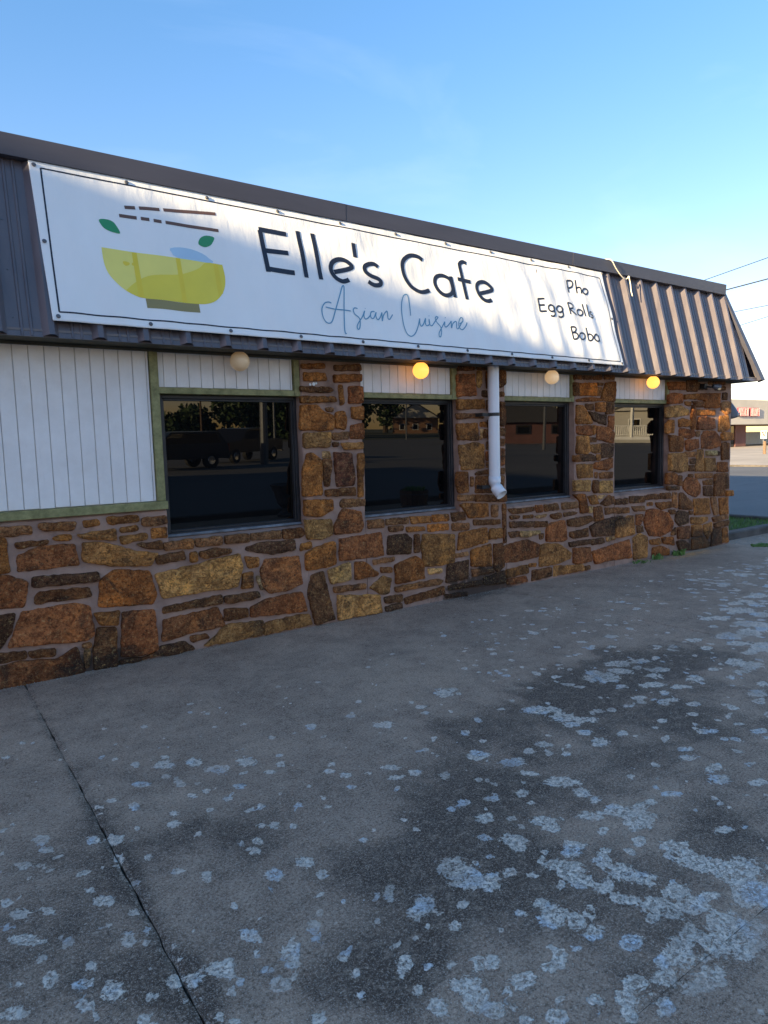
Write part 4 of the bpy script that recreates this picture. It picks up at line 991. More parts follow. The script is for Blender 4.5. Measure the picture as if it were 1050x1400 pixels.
def smoothcurve(pts, sub=6):
    if len(pts) < 4: return pts
    closed = pts[0] == pts[-1]; n = len(pts); out = []
    for i in range(n-1):
        p0 = pts[i-1] if i > 0 else (pts[-2] if closed else pts[0]); p1 = pts[i]; p2 = pts[i+1]
        p3 = pts[i+2] if i+2 < n else (pts[1] if closed else pts[-1])
        for k in range(sub):
            s = k/sub; out.append(tuple(.5*((2*b)+(-a+c_)*s+(2*a-5*b+4*c_-d)*s*s+(-a+3*b-3*c_+d)*s**3) for a, b, c_, d in zip(p0, p1, p2, p3)))
    out.append(pts[-1]); return out
def ribbon(mb, pts, wd, lift, curve=True, cap=False):
    pts = [tuple(p) for p in pts]
    if curve: pts = smoothcurve(pts)
    d = [Vector(p) for p in pts]; q = [d[0]]
    for a, b in zip(d[:-1], d[1:]):
        n = max(1, int((b-a).length/.03))
        for k in range(1, n+1): q.append(a.lerp(b, k/n))
    n0 = len(mb.v); n = len(q)
    closed = (q[0]-q[-1]).length < 1e-4
    for i, p in enumerate(q):
        if closed and i in (0, n-1): tg = q[1]-q[-2]
        else: tg = q[min(i+1, n-1)]-q[max(i-1, 0)]
        tg = tg.normalized() if tg.length > 1e-9 else Vector((1, 0)); nn = Vector((-tg.y, tg.x))*wd/2
        for s in (-1, 1):
            r = p+nn*s; mb.v.append(on_banner(r.x, r.y, lift))
    for i in range(n-1): mb.f.append((n0+2*i, n0+2*i+2, n0+2*i+3, n0+2*i+1))
    if cap:
        for e in (q[0], q[-1]):
            k0 = len(mb.v); mb.v += [on_banner(e.x+wd/2*math.cos(a*.628), e.y+wd/2*math.sin(a*.628), lift) for a in range(10)]; mb.f.append(tuple(range(k0, k0+10)))
def fillpoly(mb, pts, lift):
    """fills an outline with a fine grid clipped to it, following the vinyl"""
    P = [Vector((a, b)) for a, b in pts]
    bm = bmesh.new(); vs_ = [bm.verts.new((p.x, p.y, 0)) for p in P]; bm.faces.new(vs_)
    bmesh.ops.triangulate(bm, faces=bm.faces[:])
    for ax in (0, 1):
        lo = min(p[ax] for p in P); hi = max(p[ax] for p in P); s = lo+.035
        while s < hi:
            co = (s, 0, 0) if ax == 0 else (0, s, 0); no = (1, 0, 0) if ax == 0 else (0, 1, 0)
            bmesh.ops.bisect_plane(bm, geom=bm.verts[:]+bm.edges[:]+bm.faces[:], plane_co=co, plane_no=no); s += .035
    bm.verts.ensure_lookup_table(); n0 = len(mb.v)
    mb.v += [on_banner(v.co.x, v.co.y, lift) for v in bm.verts]; mb.f += [tuple(n0+v.index for v in f.verts) for f in bm.faces]; bm.free()
K = lambda L: [tuple(x/1000 for x in p) for p in L]
def smoothpoly(p, sub=5):
    return smoothcurve(p+[p[0]], sub)[:-1]
# print: border, bowl, leaves, chopsticks, words
mb = MB(); B0, B1, B2, B3 = (.905, .140), (6.912, .092), (6.775, 1.135), (.900, 1.176)
B2 = (6.880, 1.130)
for a, b in ((B0, B1), (B1, B2), (B2, B3), (B3, B0)): ribbon(mb, [a, b], .011, .0016, False)
build('printed_border', mb, M_INK, banner, fix=False)
lg = PRINT['logo']
def pr(name, polys, mat, lift):
    mb = MB()
    for q in polys: fillpoly(mb, q, lift)
    return build(name, mb, mat, banner, fix=False)
bowl = K(lg[0]); liq = K(lg[1])
pr('printed_bowl', [[bowl[0], bowl[3]]+smoothcurve([bowl[3]]+bowl[4:]+[bowl[0]], 4)[1:-1]], M_YEL, .0014)
top_edge = smoothcurve(liq[:9], 4)
pr('printed_liquid', [top_edge[:-1]+smoothcurve(liq[8:]+[liq[0]], 4)[:-1]], M_YEL2, .0020)
pr('printed_bowl_foot', [K(lg[2])], M_OLV, .0017)
for q in (lg[3], lg[4]): pr('printed_leaf', [smoothpoly(K(q), 3)], M_GRN, .0018)
pr('printed_highlight', [smoothpoly(K(lg[5]), 2)], M_PBLU, .0012)
pr('printed_spot', [smoothpoly(K(lg[6]), 3), smoothpoly(K(lg[7]), 3)], M_YEL3, .0024)
for q in lg[8:11]: pr('printed_streak', [K(q)], M_YEL3, .0026)
mb = MB()
for i, q in enumerate(PRINT['chop']): ribbon(mb, K(q), .026, .0018, False)
build('printed_chopsticks', mb, M_BRN, banner, fix=False)
def words(name, strokes, wd, mat, lift=.0030, cap=False, corner=()):
    mb = MB()
    for q in strokes: ribbon(mb, K(q), wd, lift, len(q) > 3, cap)
    return build(name, mb, mat, banner, fix=False)
def letters(strokes, counts, wd, mat, nm='printed_letter'):
    i = 0
    for n in counts:
        words(nm, strokes[i:i+n], wd, mat, lift=.0030); i += n
letters(PRINT['big'], (4, 1, 1, 1, 1, 1, 1, 2, 2, 1), .041, M_INK)
letters(PRINT['small'], (2, 2, 1, 4, 2, 2, 2, 1, 1, 1, 1, 2, 1, 2, 2), .0195, M_INK)
letters(PRINT['script'], (7, 8), .0105, M_BLU, 'printed_script_word')
# eyelets with screws
ey = MB().lathe((0, 0, 0), [(.006, .0005), (.014, .001), (.015, .004), (.010, .006), (.009, .009), (.0005, .010)], 10)
first = None
pts_ = [(.86+.6075*i, 1.190) for i in range(11)]+[(.895+.6045*i, .108-.0035*i) for i in range(11)]+[(.868, .64), (6.925, .62)]
for (u, v) in pts_:
    w0 = Vector(on_banner(u, v, .002))
    if first is None:
        first = build('eyelet', ey, M_SCREW, banner, origin=(0, 0, 0)); first.location = w0-WL[banner.name]
        first.rotation_euler = BN.to_track_quat('Z', 'Y').to_euler()
    else:
        o = again(first, 'eyelet', w0, banner); o.rotation_euler = first.rotation_euler

# rope caught over the coping
pts = [(7.03, .05, 3.768), (7.052, -.09, 3.742), (7.139, -.095, 3.661), (7.24, -.09, 3.59), (7.33, -.085, 3.553), (7.375, -.085, 3.556), (7.41, -.09, 3.592), (7.405, -.10, 3.56), (7.43, -.10, 3.487), (7.425, -.11, 3.42), (7.451, -.115, 3.35)]
sm = smoothcurve(pts, 4)
rope = build('rope', MB().tube(sm, .0062, 7), M_ROPE, None, smooth=True)
tag(rope, 'short white cord knotted and hanging from the roof edge beside the banner', 'rope')

# ================================================================== globes, pipe, fixtures
GL = ((2.25, G_OFF, 'round ceiling globe lamp, unlit ivory, above the first big window left of the stone pillars'),
      (4.10, G_LIT, 'glowing amber globe lamp above the second window, just left of the white downpipe'),
      (5.96, G_DIM, 'faintly glowing cream globe lamp above the third window, right of the white downpipe'),
      (7.87, G_LIT2, 'bright amber globe lamp above the last window near the building corner'))
for x, mat, lab in GL:
    g = thing('globe_lamp', lab, 'lamp', (x, -.13, 2.25), 'globe lamps under the eave')
    prof = [(.0005, -.078)]+[(.079*math.sin(math.pi*k/14), -.079*math.cos(math.pi*k/14)) for k in range(1, 13)]+[(.030, .074)]
    build('globe_shade', MB().lathe((x, -.13, 2.318), prof, 24), mat, g, smooth=True)
    build('lamp_collar', MB().lathe((x, -.13, 2.318), [(.030, .070), (.042, .072), (.046, .078), (.046, .0815), (.001, .082)], 18), M_GALV, g)

pipe = thing('downpipe', 'white plastic downpipe with elbow spout in front of the second stone pillar', 'pipe', (5.07, -.13, 1.1))
px_, py_ = 5.062, -.125
build('pipe', MB().tube([(px_, py_, 2.40), (px_, py_, 1.20)], .059, 28), M_PLASTIC, pipe, smooth=False)
build('pipe', MB().tube([(px_, py_, 2.40), (px_, py_, 1.20)], .0592, 28, False), M_PLASTIC, pipe, smooth=True)
bpy.data.objects.remove([o for o in pipe.children if o.name == 'pipe'][0])
el = MB()
path = [(px_, py_, 1.255), (px_, py_, 1.205), (px_, py_-.004, 1.18), (px_+.002, py_-.022, 1.14), (px_+.006, py_-.052, 1.10), (px_+.012, py_-.092, 1.062)]
el.tube(path, .0635, 28, False)
el.tube([(px_, py_, 1.2555), (px_, py_, 1.25)], .0, 28, False, [.0585, .0635])
elb = build('elbow', el, M_PLASTIC, pipe, smooth=True); s2 = elb.modifiers.new('wall', 'SOLIDIFY'); s2.thickness = .005; s2.offset = -1
mb = MB().tube([(px_, py_, 1.885), (px_, py_, 1.92)], .0615, 24, False)
mb.box(px_-.16, px_-.055, py_-.004, py_+.004, 1.886, 1.918); mb.box(px_-.165, px_-.155, py_, -.01, 1.884, 1.920)
build('pipe_bracket', mb, M_BLACK, pipe)
mb = MB().box(px_-.155, px_-.05, py_+.02, py_+.03, 1.13, 1.165); mb.box(px_-.16, px_-.15, py_+.02, -.01, 1.128, 1.168)
build('pipe_bracket', mb, M_BLACK, pipe)

fl = thing('flood_light', 'small dark floodlight with can housing under the eave on the corner stone pillar', 'light', (9.28, -.05, 2.25))
build('wall_box', MB().box(9.13, 9.21, -.10, -.02, 2.275, 2.345, .008), M_BLACK, fl)
build('arm', MB().tube([(9.17, -.09, 2.30), (9.21, -.14, 2.29), (9.25, -.16, 2.30)], .012, 8), M_BLACK, fl)
build('lamp_housing', MB().lathe((9.23, -.155, 2.305), [(.0005, 0), (.03, .005), (.036, .04), (.045, .08), (.045, .105), (.038, .10), (.001, .09)], 16, (.85, -.45, -.22)), M_GALV, fl)
bl = thing('wall_lamp', 'grey dome wall lamp on the far end wall past the stone corner', 'lamp', (10.03, .12, 1.9))
build('lamp_arm', MB().tube([(10.03, .12, 2.00), (10.10, .12, 2.08), (10.17, .12, 2.09), (10.21, .12, 2.06)], .014, 8), M_GALV, bl)
build('lamp_shade', MB().lathe((10.185, .12, 2.11), [(.03, 0), (.05, -.04), (.085, -.12), (.115, -.20), (.118, -.225), (.108, -.225), (.08, -.12), (.03, -.01)], 20, (-.35, 0, 1)), M_GALV, bl, smooth=True)

# ================================================================== weeds and grass
def blades(cx, cy, z, rad, n, h, seed, lean=.5, w0=.006):
    rr = random.Random(seed); mb = MB()
    for _ in range(n):
        a = rr.uniform(0, 6.28); r = rad*math.sqrt(rr.random()); x, y = cx+r*math.cos(a)*1.6, cy+r*math.sin(a)
        d = Vector((rr.uniform(-1, 1), rr.uniform(-1, .4), 0))*lean; hh = h*rr.uniform(.4, 1); ww = w0*rr.uniform(.6, 1.6)
        s = Vector((rr.uniform(-1, 1), rr.uniform(-1, 1), 0)).normalized()*ww
        p0 = Vector((x, y, z)); p1 = p0+d*hh*.4+Vector((0, 0, hh*.7)); p2 = p0+d*hh+Vector((0, 0, hh*.9))
        n0 = len(mb.v); mb.v += [tuple(p0-s*.5), tuple(p0+s*.5), tuple(p1+s), tuple(p1-s), tuple(p2)]
        mb.f += [(n0, n0+1, n0+2, n0+3), (n0+3, n0+2, n0+4)]
    return mb
for cx, cy, rad, n, h, lab in ((8.08, -.075, .06, 40, .10, 'small green weed at the foot of the wall left of the corner pillar'),
                               (8.56, -.085, .07, 70, .10, 'bushier dark green weed at the foot of the corner stone pillar'),
                               (7.72, -.07, .10, 40, .04, 'low yellow green weed tuft on the slab edge at the wall base')):
    wd = thing('weed', lab, 'weed', (cx, cy, 0)); build('leaves', blades(cx, cy, 0, rad, n, h, int(cx*10), .6, .009), M_WEED, wd, fix=False)
wd = thing('weed', 'flat green weed growing between slab and path at the right picture edge', 'weed', (10.12, -.45, 0))
build('leaves', blades(10.10, -.44, -.01, .12, 160, .045, 4, .9, .010), M_WEED, wd, fix=False)
g = build('grass', MB(), M_WEED, None, origin=(0, 0, 0), kind='stuff') if False else None
mb = MB(); rr = random.Random(3)
for _ in range(5200):
    x = rr.uniform(10.1, 12.88); y = rr.uniform(.42, 2.6); h = rr.uniform(.03, .09); a = rr.uniform(0, 6.28); s = Vector((math.cos(a), math.sin(a), 0))*.006
    p0 = Vector((x, y, .028)); tp = p0+Vector((rr.uniform(-.04, .04), rr.uniform(-.04, .04), h)); n0 = len(mb.v)
    mb.v += [tuple(p0-s), tuple(p0+s), tuple(tp)]; mb.f.append((n0, n0+1, n0+2))
build('grass', mb, M_WEED, None, kind='stuff', fix=False)['label'] = 'short green grass in the kerbed strip'
# crumbs and grit where the wall meets the slab
mb = MB(); rr = random.Random(9)
for _ in range(1500):
    x = rr.uniform(.3, 10.0); y = -rr.random()**2*.07-.004; s = rr.uniform(.0015, .0055)
    n0 = len(mb.v); mb.v += [(x-s, y, -.001), (x+s, y+s*.4, -.001), (x, y-s, -.001), (x, y, s*1.2)]; mb.f += [(n0, n0+1, n0+3), (n0+1, n0+2, n0+3), (n0+2, n0, n0+3)]
for _ in range(500):
    x = rr.uniform(9.9, 11.2); y = rr.uniform(-.5, .19); s = rr.uniform(.003, .012)
    n0 = len(mb.v); mb.v += [(x-s, y, -.02), (x+s, y+s*.4, -.02), (x, y-s, -.02), (x, y, s-.018)]; mb.f += [(n0, n0+1, n0+3), (n0+1, n0+2, n0+3), (n0+2, n0, n0+3)]
build('grit', mb, simple('pale_grit', (.34, .33, .31), .9, .4, 60), None, kind='stuff', fix=False)['label'] = 'pale grit and crumbs along the foot of the wall'

# ================================================================== trees
def tree(label, x, y, h, cr, seed, n=1800, leaf=.28, group=None):
    rr = random.Random(seed); t_ = thing('tree', label, 'tree', (x, y, 0), group)
    tk = MB(); tk.tube([(x, y, -.1), (x+.1, y, h*.25), (x, y+.1, h*.5), (x, y, h*.75)], 0, 8, True, [h*.035, h*.026, h*.018, h*.006])
    for k in range(6):
        a = rr.uniform(0, 6.28); z0 = h*rr.uniform(.28, .55)
        tk.tube([(x, y, z0), (x+math.cos(a)*cr*.4, y+math.sin(a)*cr*.4, z0+h*.12), (x+math.cos(a)*cr*.75, y+math.sin(a)*cr*.75, z0+h*.2)], 0, 6, True, [h*.014, h*.009, h*.003])
    build('trunk', tk, M_BARK, t_)
    cl = [(Vector((rr.gauss(0, cr*.42), rr.gauss(0, cr*.42), h*(.52+rr.uniform(-.36, .36)))), cr*rr.uniform(.25, .5)) for _ in range(22)]
    mb = MB()
    for i in range(n):
        c_, r = cl[i % 22]; d = Vector((rr.gauss(0, 1), rr.gauss(0, 1), rr.gauss(0, .8))).normalized()*r*rr.random()**.35
        p = Vector((x, y, 0))+c_+d; s1 = Vector((rr.gauss(0, 1), rr.gauss(0, 1), rr.gauss(0, 1))).normalized()*leaf*rr.uniform(.5, 1.2); s2 = s1.cross(Vector((rr.gauss(0, 1), rr.gauss(0, 1), rr.gauss(0, 1)))).normalized()*leaf*.6
        mb.quad(p-s1, p-s2, p+s1, p+s2)
    build('crown', mb, M_LEAF, t_, fix=False); return t_

# ================================================================== beyond the corner
clinic = thing('clinic_building', 'distant low beige commercial building with red PHYSICAL THERAPY letters over a glass front', 'building', (108, 55, 0))
build('canopy_fascia', MB().box(70, 150, 48, 49, 3.38, 7.1), M_BEIGE, clinic)
build('roof', MB().box(70, 150, 49.01, 75, 6.4, 6.9), M_BEIGE, clinic)
build('canopy_ceiling', MB().box(70, 150, 49.01, 60, 3.4, 3.55), M_BEIGE, clinic)
build('wall', MB().box(70, 96, 50.5, 75, 0, 3.38), M_BEIGE, clinic)
build('wall', MB().box(105.9, 109.1, 50.1, 56, 0, 3.37), M_MAROON, clinic)
build('wall', MB().box(96, 105.9, 52, 75, 0, 3.37), M_BLACK, clinic)
for i in range(7):
    x = 96.2+i*1.38
    f = build('window_frame', MB().box(x, x+.16, 50.15, 50.35, 0, 3.3), M_FRAME, clinic)
    build('window_pane', MB().box(x+.17, x+1.37, 50.24, 50.28, .05, 3.2), M_GLASS, f)
# sign letters
FONT = {'P': [[(0,0),(0,1),(.55,1),(.6,.75),(.55,.5),(0,.5)]], 'H': [[(0,0),(0,1)],[(.6,0),(.6,1)],[(0,.5),(.6,.5)]], 'Y': [[(0,1),(.3,.5),(.6,1)],[(.3,.5),(.3,0)]],
        'S': [[(.6,.9),(.3,1),(0,.8),(.1,.55),(.5,.45),(.6,.2),(.3,0),(0,.1)]], 'I': [[(.3,0),(.3,1)]], 'C': [[(.6,.85),(.3,1),(0,.7),(0,.3),(.3,0),(.6,.15)]],
        'A': [[(0,0),(.3,1),(.6,0)],[(.12,.35),(.48,.35)]], 'L': [[(0,1),(0,0),(.55,0)]], 'T': [[(0,1),(.6,1)],[(.3,0),(.3,1)]], 'E': [[(.55,1),(0,1),(0,0),(.55,0)],[(0,.5),(.5,.5)]],
        'R': [[(0,0),(0,1),(.55,1),(.6,.75),(.55,.5),(0,.5)],[(.3,.5),(.6,0)]]}
def bars(mb, strokes, x, z, w, h, y0, y1, th):
    for st in strokes:
        for a, b in zip(st[:-1], st[1:]):
            A = Vector((x+a[0]*w, z+a[1]*h)); B = Vector((x+b[0]*w, z+b[1]*h)); d = (B-A).normalized(); n_ = Vector((-d.y, d.x))*th/2; e = d*th*.4
            mb.prism([tuple(A-e+n_), tuple(B+e+n_), tuple(B+e-n_), tuple(A-e-n_)], 'y', y0, y1)
x = 102.3
back = MB(); front = MB()
for ch in 'PHYSICAL THERAPY':
    if ch == ' ': x += .35; continue
    w1 = .40 if ch != 'I' else .3
    bars(back, FONT[ch], x, 4.66, w1/.6*.52, 1.12, 47.75, 47.98, .15); bars(front, FONT[ch], x, 4.66, w1/.6*.52, 1.12, 47.70, 47.745, .05); x += w1*.98 if ch == 'I' else w1
build('sign_letters', back, simple('red_sign_letters', (.30, .02, .05), .4, .1, 1), clinic)
build('sign_letter_faces', front, simple('pink_letter_faces', (.75, .45, .5), .4, .05, 1), clinic)
ys = thing('road_sign', 'white road sign with red triangle on a post far right behind the corner', 'sign', (79.1, 32.9, 0))
build('post', MB().box(79.06, 79.14, 32.86, 32.94, 0, 1.2), M_GALV, ys)
a = R(64); ux, uy = math.cos(-a+R(90-0)), 0
sd = Vector((math.cos(R(-26)), math.sin(R(-26)), 0)); nn_ = Vector((-sd.y*-1, sd.x*-1, 0))
def plate(c, pts, off, mat, name):
    mb = MB(); nrm = Vector((sd.y, -sd.x, 0)); 
    A = [Vector(c)+sd*p[0]+Vector((0, 0, p[1]))+nrm*off for p in pts]; Bk = [p-nrm*.03 for p in A]
    n = len(A); mb.v = [tuple(p) for p in A+Bk]; mb.f = [tuple(range(n)), tuple(range(n, 2*n))[::-1]]+[(i, (i+1) % n, n+(i+1) % n, n+i) for i in range(n)]
    return build(name, mb, mat, ys)
plate((79.1, 32.9, 1.75), [(-.38, -.5), (.38, -.5), (.38, .42), (-.38, .42)], .06, M_WHITE, 'sign_plate')
plate((79.1, 32.9, 1.75), [(-.3, .3), (.3, .3), (0, -.26)], .10, M_RED, 'red_triangle')
plate((79.1, 32.9, 1.75), [(-.14, .2), (.14, .2), (0, -.08)], .14, M_WHITE, 'white_triangle')
bo = build('bollard', MB().lathe((62.8, 24.9, 0), [(.13, -.1), (.13, 1.05), (.10, 1.1), (.001, 1.12)], 12), M_WOOD, None); tag(bo, 'short brown bollard post standing on the pale forecourt', 'bollard')
ws = build('low_wall', MB().box(118, 160, 64, 64.6, -.1, 2.4), M_WHITE, None); tag(ws, 'long white low wall seen beyond the beige building canopy', 'wall')
for i, (x, y, h, cr) in enumerate(((128, 72, 5.5, 3.6), (134, 73, 6, 3.6), (121, 74, 5, 3.2))):
    tree(['green tree showing over the white wall at the right edge', 'rounded green tree behind the far end of the white wall', 'low green tree behind the near end of the white wall'][i], x, y, h, cr, 50+i, 900, .4, 'trees behind the white wall')

# poles and overhead wires
def pole(x, y, h, lab):
    t_ = thing('utility_pole', lab, 'utility pole', (x, y, 0), 'utility poles beyond the building')
    build('post', MB().tube([(x, y, -.1), (x, y, h)], 0, 10, True, [.16, .11]), M_WOOD, t_)
    build('crossarm', MB().box(x-1.1, x+1.1, y-.06, y+.06, h-.7, h-.55), M_WOOD, t_)
pole(29.5, -24, 10, 'wooden utility pole with crossarm across the lot, nearer the street')
pole(33.5, 62, 10, 'wooden utility pole with crossarm behind the building')
def wire(a, b, z0, z1, lab, r=.022, sag=.3, ext=(-1.0, 1.0)):
    A = Vector((*a, z0)); B = Vector((*b, z1)); d = (B-A); L = d.length; d /= L
    p0 = A-d*36; p1 = B+d*40
    pts = [p0.lerp(p1, k/24)-Vector((0, 0, sag*0)) for k in range(25)]
    o = build('power_line', MB().tube(pts, r, 5), M_BLACK, None); tag(o, lab, 'power line', 'overhead wires beyond the roof')
wire((30.1, 9.2), (31.4, 12.5), 9, 9, 'upper overhead wire rising to the right above the roof end', .018)
wire((34.1, 11.1), (34.6, 13.4), 9, 9, 'thick overhead wire that meets the sky just right of the roof corner', .032)
wire((35.4, 11.7), (35.5, 13.3), 8, 8, 'third overhead wire below the roof corner, over the mansard end', .018)
wire((38.7, 13.3), (39.9, 15.2), 8, 8, 'fourth overhead wire low beside the mansard end', .018)
wire((46.0, 16.7), (47.7, 20.0), 5, 5, 'lowest thin wire just above the distant beige building', .02)

# ================================================================== across the street (seen in the panes)
def car(name, lab, cat, loc, rz, pick, mat):
    c = thing(name, lab, cat, loc)
    def P(nm, mb, m, par=c, **k):
        o = build(nm, mb, m, None, origin=(0, 0, 0), **k); o.parent = par; o.location = (0, 0, 0); WL[o.name] = Vector((0, 0, 0)); return o
    L = 2.75 if pick else 2.35
    if pick: prof = [(-L, .55), (-L, .95), (-L+.15, 1.1), (-1.35, 1.18), (-.75, 1.80), (.55, 1.84), (.72, 1.22), (L, 1.20), (L, .55)]
    else: prof = [(-L, .45), (-L, .85), (-L+.2, 1.0), (-1.2, 1.08), (-.55, 1.66), (1.8, 1.70), (2.25, 1.15), (L, .95), (L, .45)]
    wdt = .97 if pick else .92
    P('body', MB().prism(prof, 'y', -wdt, wdt), mat)
    for s in (-1, 1):
        if pick: q = [(-1.2, 1.24), (-.75, 1.70), (.45, 1.74), (.52, 1.26)]
        else: q = [(-1.05, 1.12), (-.55, 1.58), (1.7, 1.60), (1.95, 1.16)]
        P('side_window', MB().prism(q, 'y', s*wdt, s*(wdt+.012)), M_GLASS)
    if pick:
        P('tailgate', MB().box(L, L+.03, -.75, .75, .72, 1.15, .01), mat); P('bumper', MB().box(L, L+.18, -.95, .95, .48, .66, .03), M_CHROME)
    else:
        P('bumper', MB().box(L, L+.1, -.9, .9, .42, .62, .03), mat)
    P('windscreen', MB().quad((-1.33, -.8, 1.2), (-1.33, .8, 1.2), (-.78, .72, 1.76), (-.78, -.72, 1.76)) if pick else MB().quad((-1.22, -.8, 1.08), (-1.22, .8, 1.08), (-.58, .7, 1.6), (-.58, -.7, 1.6)), M_GLASS)
    for s in (-1, 1):
        P('tail_light', MB().box(L+.001, L+.035, s*.86-.08, s*.86+.08, .78, 1.12, .01), M_TAIL); P('headlight', MB().box(-L-.03, -L, s*.7-.18, s*.7+.18, .66, .84, .01), M_CHROME)
        for wx in (-L+.85, L-.95):
            wh = P('wheel', MB().lathe((wx, s*(wdt-.12), .37), [(.20, -.12), (.37, -.12), (.38, 0), (.37, .12), (.20, .12)], 20, (0, 1, 0)), M_RUBBER)
            P('rim', MB().lathe((wx, s*(wdt-.10), .37), [(.21, .08*s), (.18, .11*s), (.001, .10*s)], 14, (0, 1, 0)), M_CHROME, wh)
    turn(c, rz); return c
car('pickup_truck', 'black pickup truck parked across the street, reflected in the big left window', 'pickup truck', (15.3, -30.0, -.04), R(-32), True, M_CARB)
car('parked_car', 'dark sport utility vehicle parked left of the pickup in the window reflection', 'car', (10.0, -25.4, -.04), R(-10), False, M_CARD)
tree('large dark tree reflected in the middle of the big left window', 47, -96, 8.6, 7.5, 11, 6500, .6, 'trees across the street')
tree('second tall tree reflected at the right of the big left window', 66, -110, 13, 8, 12, 5200, .6, 'trees across the street')
tree('smaller tree reflected left of the big one in the left window', 36, -98, 4.6, 5, 13, 3000, .5, 'trees across the street')
tree('tall tree behind the brick house reflected in the second window', 124, -170, 24, 11, 14, 2200, .9, 'trees across the street')
tree('wide tree reflected at the left of the second window', 96, -150, 20, 12, 15, 2200, .9, 'trees across the street')
tree('tree reflected right of the house in the second window', 138, -146, 19, 9, 16, 2200, .9, 'trees across the street')
tree('far tree closing the view in the third window reflection', 100, -92, 13, 8, 17, 1800, .7, 'trees across the street')
tree('tree behind the white porch reflected in the last window', 100, -58, 9, 6, 18, 1500, .6, 'trees across the street')
def lamppost(x, y, h, lab, r=.09, gl=False):
    t_ = thing('street_lamp', lab, 'street lamp', (x, y, -.045), 'lamp posts across the street')
    build('post', MB().tube([(x, y, -.1), (x, y, h)], 0, 10, True, [r*1.3, r]), M_GALV, t_)
    build('lamp_head', MB().lathe((x, y, h), [(.001, -.02), (.18, 0), (.22, .18), (.12, .34), (.001, .36)], 12), M_WHITE if gl else M_BLACK, t_)
lamppost(14.9, -26.2, 8.0, 'thick dark pole rising behind the pickup in the window reflection', .16)
lamppost(19.3, -34, 5.2, 'slim lamp post with white globe right of the pickup reflection', .06, True)
lamppost(60, -74, 7, 'lamp post at the left of the second window reflection', .1, True)
lamppost(40, -30, 6, 'lamp post in front of the building in the third window reflection', .09, True)
pole(35.8, -92, 11, 'wooden utility pole with sign board reflected at the left of the big window')
def house(name, lab, x, y, rz, w_, d_, h, rh, wall, hip=False, wm=None):
    wm = wm or M_WHITE; wt = min(2.5, h-.25)
    t_ = thing(name, lab, 'house', (x, y, 0))
    def P(nm, mb, m, par=t_):
        o = build(nm, mb, m, None, origin=(0, 0, 0)); o.parent = par; o.location = (0, 0, 0); WL[o.name] = Vector((0, 0, 0)); return o
    wl_ = P('wall', MB().box(-w_, w_, -d_, d_, -.1, h), wall)
    if hip:
        mb = MB(); e = .6; A = [(-w_-e, -d_-e, h), (w_+e, -d_-e, h), (w_+e, d_+e, h), (-w_-e, d_+e, h), (-w_*.4, 0, h+rh), (w_*.4, 0, h+rh)]
        mb.v = A; mb.f = [(0, 1, 5, 4), (1, 2, 5), (2, 3, 4, 5), (3, 0, 4), (3, 2, 1, 0)]; P('roof', mb, M_ROOF)
    else:
        P('roof', MB().prism([(-w_-.6, h-.1), (w_+.6, h-.1), (0, h+rh)], 'y', -d_-.5, d_+.5), M_ROOF)
        P('gable', MB().prism([(-w_, h-.1), (w_, h-.1), (0, h+rh-.45)], 'y', d_+.5, d_+.56), M_BEIGE)
    for i, wx in enumerate((-w_*.6, 0, w_*.6)):
        f = P('window', MB().box(wx-.75, wx+.75, d_, d_+.08, .9, wt), wm)
        P('pane', MB().box(wx-.6, wx+.6, d_+.081, d_+.1, 1.0, wt-.1), M_GLASS, f)
        f = P('window', MB().box(-w_-.08, -w_, wx*d_/w_-.6, wx*d_/w_+.6, .9, wt), wm)
        P('pane', MB().box(-w_-.1, -w_-.081, wx*d_/w_-.45, wx*d_/w_+.45, 1.0, wt-.1), M_GLASS, f)
    turn(t_, rz); return t_
house('brick_house', 'brick house with tan gable reflected in the second window', 117, -146, R(35), 6, 7, 4.2, 4.0, M_BRICK)
house('hip_roof_house', 'low brick building with dark hip roof reflected in the third window', 55, -47, R(40), 6, 4, 2.1, 2.2, M_MAROON, True, M_FRAME)
house('porch_house', 'tan house behind the white porch rail reflected in the last window', 80, -45, R(60), 6, 5, 3.6, 2.6, M_BEIGE)
# white porch with balustrade
por = thing('white_porch', 'white porch rail with columns reflected in the last window', 'porch', (60, -35, 0))
d = Vector((.55, .83, 0)).normalized(); o0 = Vector((55.5, -40.5, 0)); mb = MB()
build('deck', MB().tube([o0+Vector((0, 0, .3)), o0+d*9+Vector((0, 0, .3))], .3, 4), M_WHITE, por)
for z in (.75, 1.65): mb.tube([o0+Vector((0, 0, z)), o0+d*9+Vector((0, 0, z))], .06, 4)
build('handrail', mb, M_WHITE, por)
b0 = build('baluster', MB().box(-.04, .04, -.04, .04, 0, .9), M_WHITE, por, origin=(0, 0, 0)); b0.location = o0+Vector((0, 0, .75))-WL[por.name]
for k in range(1, 46): again(b0, 'baluster', o0+d*.2*k+Vector((0, 0, .75)), por)
c0 = build('column', MB().box(-.12, .12, -.12, .12, 0, 3.4), M_WHITE, por, origin=(0, 0, 0)); c0.location = o0+Vector((0, 0, .3))-WL[por.name]
for k in (1, 2, 3): again(c0, 'column', o0+d*3*k+Vector((0, 0, .3)), por)
build('porch_beam', MB().tube([o0+Vector((0, 0, 3.8)), o0+d*9+Vector((0, 0, 3.8))], .25, 4), M_WHITE, por)
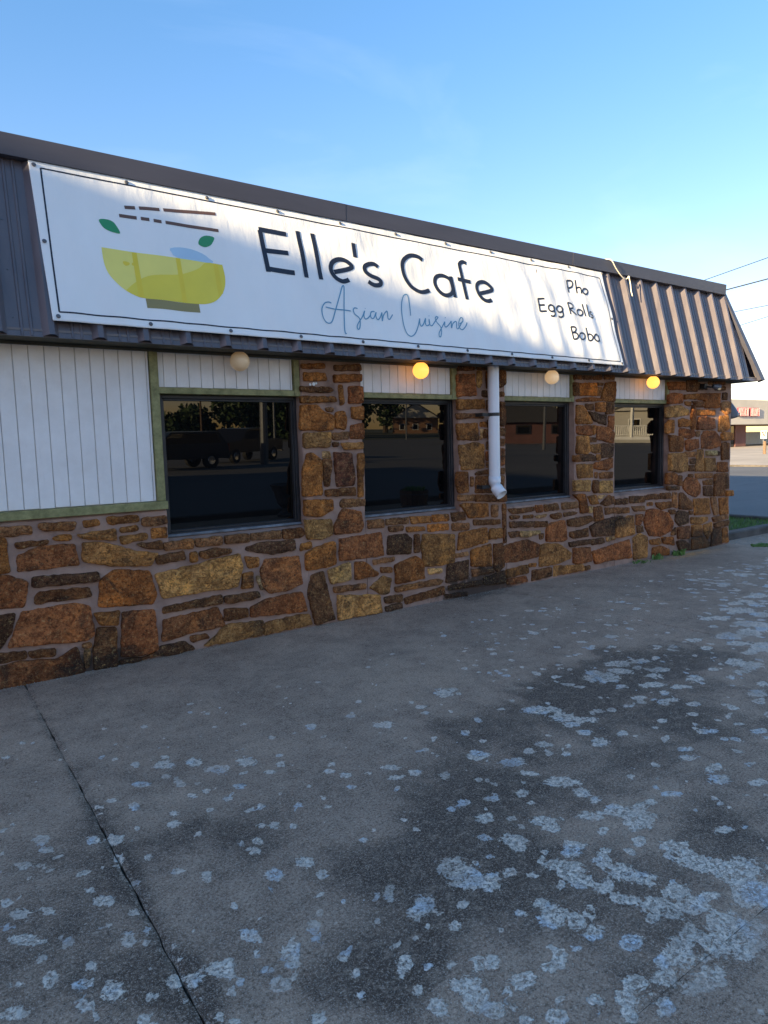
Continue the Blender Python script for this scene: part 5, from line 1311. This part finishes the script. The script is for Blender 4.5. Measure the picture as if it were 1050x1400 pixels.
# planters at the kerb
ur = thing('urn_planter', 'dark footed urn planter at the kerb, reflected in the big left window', 'planter', (6.2, -6.75, 0))
build('urn', MB().lathe((6.2, -6.75, 0), [(.16, 0), (.17, .05), (.08, .12), (.07, .18), (.16, .28), (.22, .5), (.30, .66), (.28, .67), (.2, .55), (.001, .5)], 22), M_TERRA, ur)
hb = thing('barrel_planter', 'wooden half barrel planter with greenery, reflected in the second window', 'planter', (9.0, -6.1, 0))
hx, hy = 9.0, -6.1
for k in range(16):
    a0, a1 = 2*math.pi*k/16+.01, 2*math.pi*(k+1)/16-.01
    mb = MB()
    for r0, r1, z in ((.26, .24, 0), (.31, .29, .25), (.32, .30, .42)):
        mb.v += [(hx+r0*math.cos(a0), hy+r0*math.sin(a0), z), (hx+r0*math.cos(a1), hy+r0*math.sin(a1), z), (hx+r1*math.cos(a1), hy+r1*math.sin(a1), z), (hx+r1*math.cos(a0), hy+r1*math.sin(a0), z)]
    for q in (0, 4):
        for j in range(4): mb.f.append((q+j, q+(j+1) % 4, q+4+(j+1) % 4, q+4+j))
    mb.f += [(3, 2, 1, 0), (8, 9, 10, 11)]
    build('stave', mb, M_WOOD, hb)
for z in (.08, .33): build('hoop', MB().lathe((hx, hy, z), [(.30 if z < .2 else .325, 0), (.302 if z < .2 else .327, .03)], 24), M_GALV, hb)
build('soil', MB().lathe((hx, hy, .36), [(.29, 0), (.001, .03)], 16), M_SOIL, hb)
build('greenery', blades(hx, hy, .37, .17, 160, .16, 8, .9, .014), M_WEED, hb, fix=False)

# unseen building added to the west to cast the evening shadow over the front
nb_ = thing('shade_block', 'tall plain brick block, unseen, added west of the cafe to shade its front', 'building', (-33, -14, 0))
build('wall', MB().box(-38, -28, -26, 1, -.1, 9.25), M_BRICK, nb_)
build('parapet', MB().box(-38.1, -27.9, -26.1, 1.1, 9.252, 9.5), M_BEIGE, nb_)
for k in range(7):
    f = build('window', MB().box(-27.99, -27.9, -24.5+k*3.5, -22.9+k*3.5, 1.0, 2.8), M_WHITE, nb_); build('pane', MB().box(-27.89, -27.87, -24.35+k*3.5, -23.05+k*3.5, 1.1, 2.7), M_GLASS, f)
